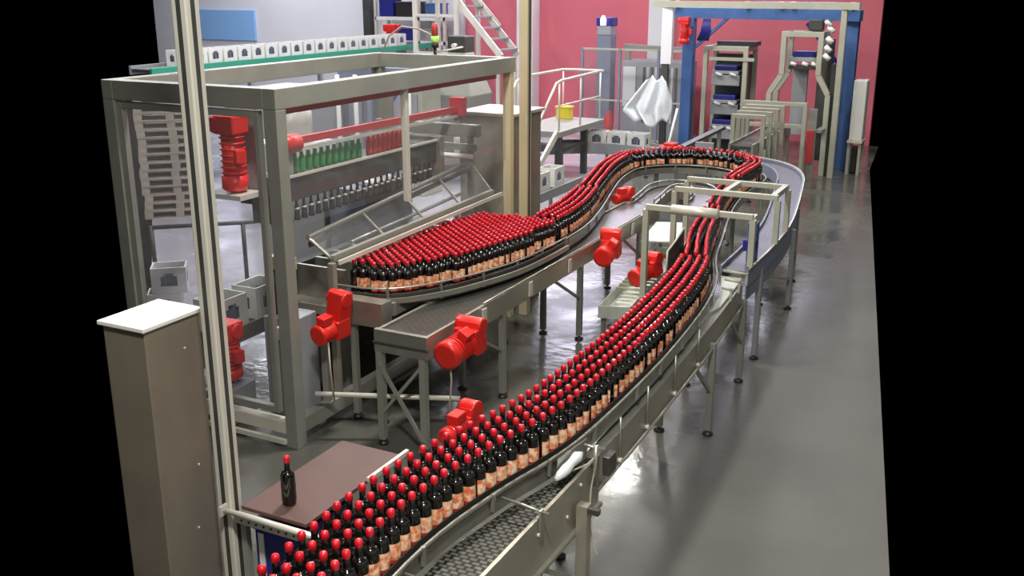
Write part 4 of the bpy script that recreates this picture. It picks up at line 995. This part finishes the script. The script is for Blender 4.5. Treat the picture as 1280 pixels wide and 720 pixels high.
def bin_(x, y, z, sx, sy, sz, m, lab):
    t = tag(MB().box((-sx / 2, -sy / 2, 0), (sx / 2, sy / 2, sz)).box((-sx / 2 - .02, -sy / 2 - .02, sz), (sx / 2 + .02, sy / 2 + .02, sz + .04)).build('storage_bin', m, loc=(0, 0, 0), bevel=.01), lab, 'bin'); t.location = (x, y, z)
bin_(-17.85, 26.8, 3.101, .5, .5, .48, 'bluebox', 'blue bin on the top shelf beside the hall column')
bin_(-17.12, 26.8, 3.101, .75, .5, .40, 'black', 'wide black bin on the top shelf of the white rack')
bin_(-16.2, 26.8, 3.101, .5, .5, .36, 'blue', 'lighter blue bin on the top shelf of the white rack')
bin_(-17.3, 26.8, 2.401, .7, .5, .32, 'bluebox', 'blue bin on the middle shelf of the white rack')
bin_(-16.2, 26.8, 2.401, .5, .5, .32, 'grey', 'grey bin on the middle shelf of the white rack')
bin_(-17.9, 26.8, 2.401, .3, .5, .34, 'white', 'white bin on the middle shelf beside the blue one')
motor('red machine motor before the white rack near the dark hall column', (-16.9, 25.4, 2.75), (0, 0, -1), .55, .2, (0, 1, .2), .1, box_dir=(1, -.2, 0))
cabinet('motor_pedestal', 'grey pedestal under the red motor beyond the crate row', 'pedestal', (-17.2, 25.1, 0), (-16.6, 25.7, 2.18), 'grey')
# signal lamp on the packer rear beam
sg = thing('signal_lamp', 'red and lime signal lamp with curved cable on the packer rear beam', 'signal lamp', (-6.5, 10.7, 3.2))
MB().tube([(-6.5, 10.7, 3.2), (-6.5, 10.7, 3.30)], .02, 8).build('stem', 'black', sg)
MB().lathe([(.045, 0), (.045, .06)], 12, (-6.5, 10.7, 3.28)).build('base', 'black', sg)
MB().lathe([(.045, 0), (.05, .03), (.05, .08)], 12, (-6.5, 10.7, 3.34)).build('lime_lens', 'lime', sg)
MB().lathe([(.04, 0), (.04, .12), (.02, .15)], 12, (-6.5, 10.7, 3.42)).build('red_lens', 'redrail', sg)
MB().tube([(-6.52, 10.7, 3.42), (-6.75, 10.72, 3.50), (-7.0, 10.74, 3.52), (-7.2, 10.75, 3.4), (-7.3, 10.75, 3.205)], .012, 6).build('cable', 'cable', sg)
MB().tube([(-6.48, 10.69, 3.23), (-6.3, 10.68, 3.26), (-6.1, 10.68, 3.3)], .012, 6).build('arm', 'alu', sg)
# stair tower near the red wall
stt = thing('stair_tower', 'white tube stair tower rising against the red wall', 'stair', (-13.6, 24.5, 0))
for (x, y) in ((-15.2, 24.0), (-13.9, 24.0), (-15.2, 25.2), (-13.9, 25.2)): MB().box((x - .05, y - .05, 0), (x + .05, y + .05, 5.2)).build('upright', 'alu', stt)
for z in (2.2, 3.2, 4.0): MB().box((-15.2, 23.96, z), (-13.9, 24.04, z + .07)).build('tie_bar', 'alu', stt)
for y in (24.1, 25.1): MB().bar((-15.2, y, 5.0), (-12.6, y, 2.2), .07, .16).build('stringer', 'alu', stt)
for i in range(10): MB().box((-15.15 + i * .26, 24.13, 4.86 - i * .28), (-14.93 + i * .26, 25.07, 4.9 - i * .28)).build('tread', 'grey', stt)
for x in (-12.7,): 
    for y in (24.1, 25.1): MB().box((x - .04, y - .04, 0), (x + .04, y + .04, 2.3)).build('upright', 'alu', stt)
MB().tube([(-15.2, 24.08, 5.7), (-12.6, 24.08, 3.0)], .035, 8).build('handrail', 'alu', stt)
# grey-blue hall machines behind the packer glass
cabinet('hall_machine', 'blue-grey machine block beyond the packer rear glass', 'machine', (-13.8, 18.5, 0), (-12.0, 20.2, 2.3), 'bluegrey', lambda t: [MB().box((-13.5 + i * .5, 18.45, .4), (-13.15 + i * .5, 18.5, 1.9)).build('door', 'grey', t, .006) for i in range(3)])
cabinet('wash_machine', 'pale grey machine block with white hood beyond the packer glass', 'machine', (-15.2, 16.6, 0), (-13.6, 18.4, 1.5), 'grey', lambda t: MB().box((-15.1, 16.7, 1.5), (-13.7, 18.3, 1.9)).build('hood', 'white', t, .05))
pr = thing('pipe_frame', 'white and blue upright pipe frame beyond the packer rear glass', 'frame', (-10.3, 14.6, 0))
for i, m_ in enumerate(('white', 'white', 'blue', 'blue', 'white')): MB().tube([(-10.9 + i * .28, 14.6 + i * .14, 0), (-10.9 + i * .28, 14.6 + i * .14, 2.5)], .04, 8).build('pipe', m_, pr)
MB().bar((-11.0, 14.55, 2.3), (-9.7, 15.2, 2.3), .06).build('cross_pipe', 'white', pr); MB().bar((-10.35, 14.88, 1.5), (-9.8, 15.15, 2.45), .05).build('diagonal_pipe', 'blue', pr)
cabinet('switch_cabinet', 'tall light switch cabinet beyond the packer rear glass', 'cabinet', (-11.2, 16.6, 0), (-10.4, 17.3, 2.1), 'pale', lambda t: MB().box((-11.1, 16.57, .2), (-10.5, 16.6, 2.0)).build('door', 'grey', t, .006))
cabinet('hall_tank', 'light grey steel tank block on the floor beyond the crates', 'tank', (-12.0, 13.4, 0), (-10.9, 14.4, 1.4), 'alu', lambda t: MB().lathe([(.4, 0), (.4, .5), (.2, .7)], 16, (-11.45, 13.9, 1.4)).build('dome', 'alu', t))

# ------------------------------------------------------------------ world and view
w = bpy.data.worlds.new('world'); S.world = w; w.use_nodes = True
w.node_tree.nodes['Background'].inputs['Color'].default_value = (0, 0, 0, 1)
S.view_settings.view_transform = 'Standard'; S.view_settings.look = 'None'; S.view_settings.gamma = 1; S.view_settings.use_curve_mapping = False
S.view_settings.exposure = 0.1
S.cycles.use_denoising = True
S.cycles.max_bounces = 10; S.cycles.transparent_max_bounces = 16
S.cycles.sample_clamp_indirect = 6
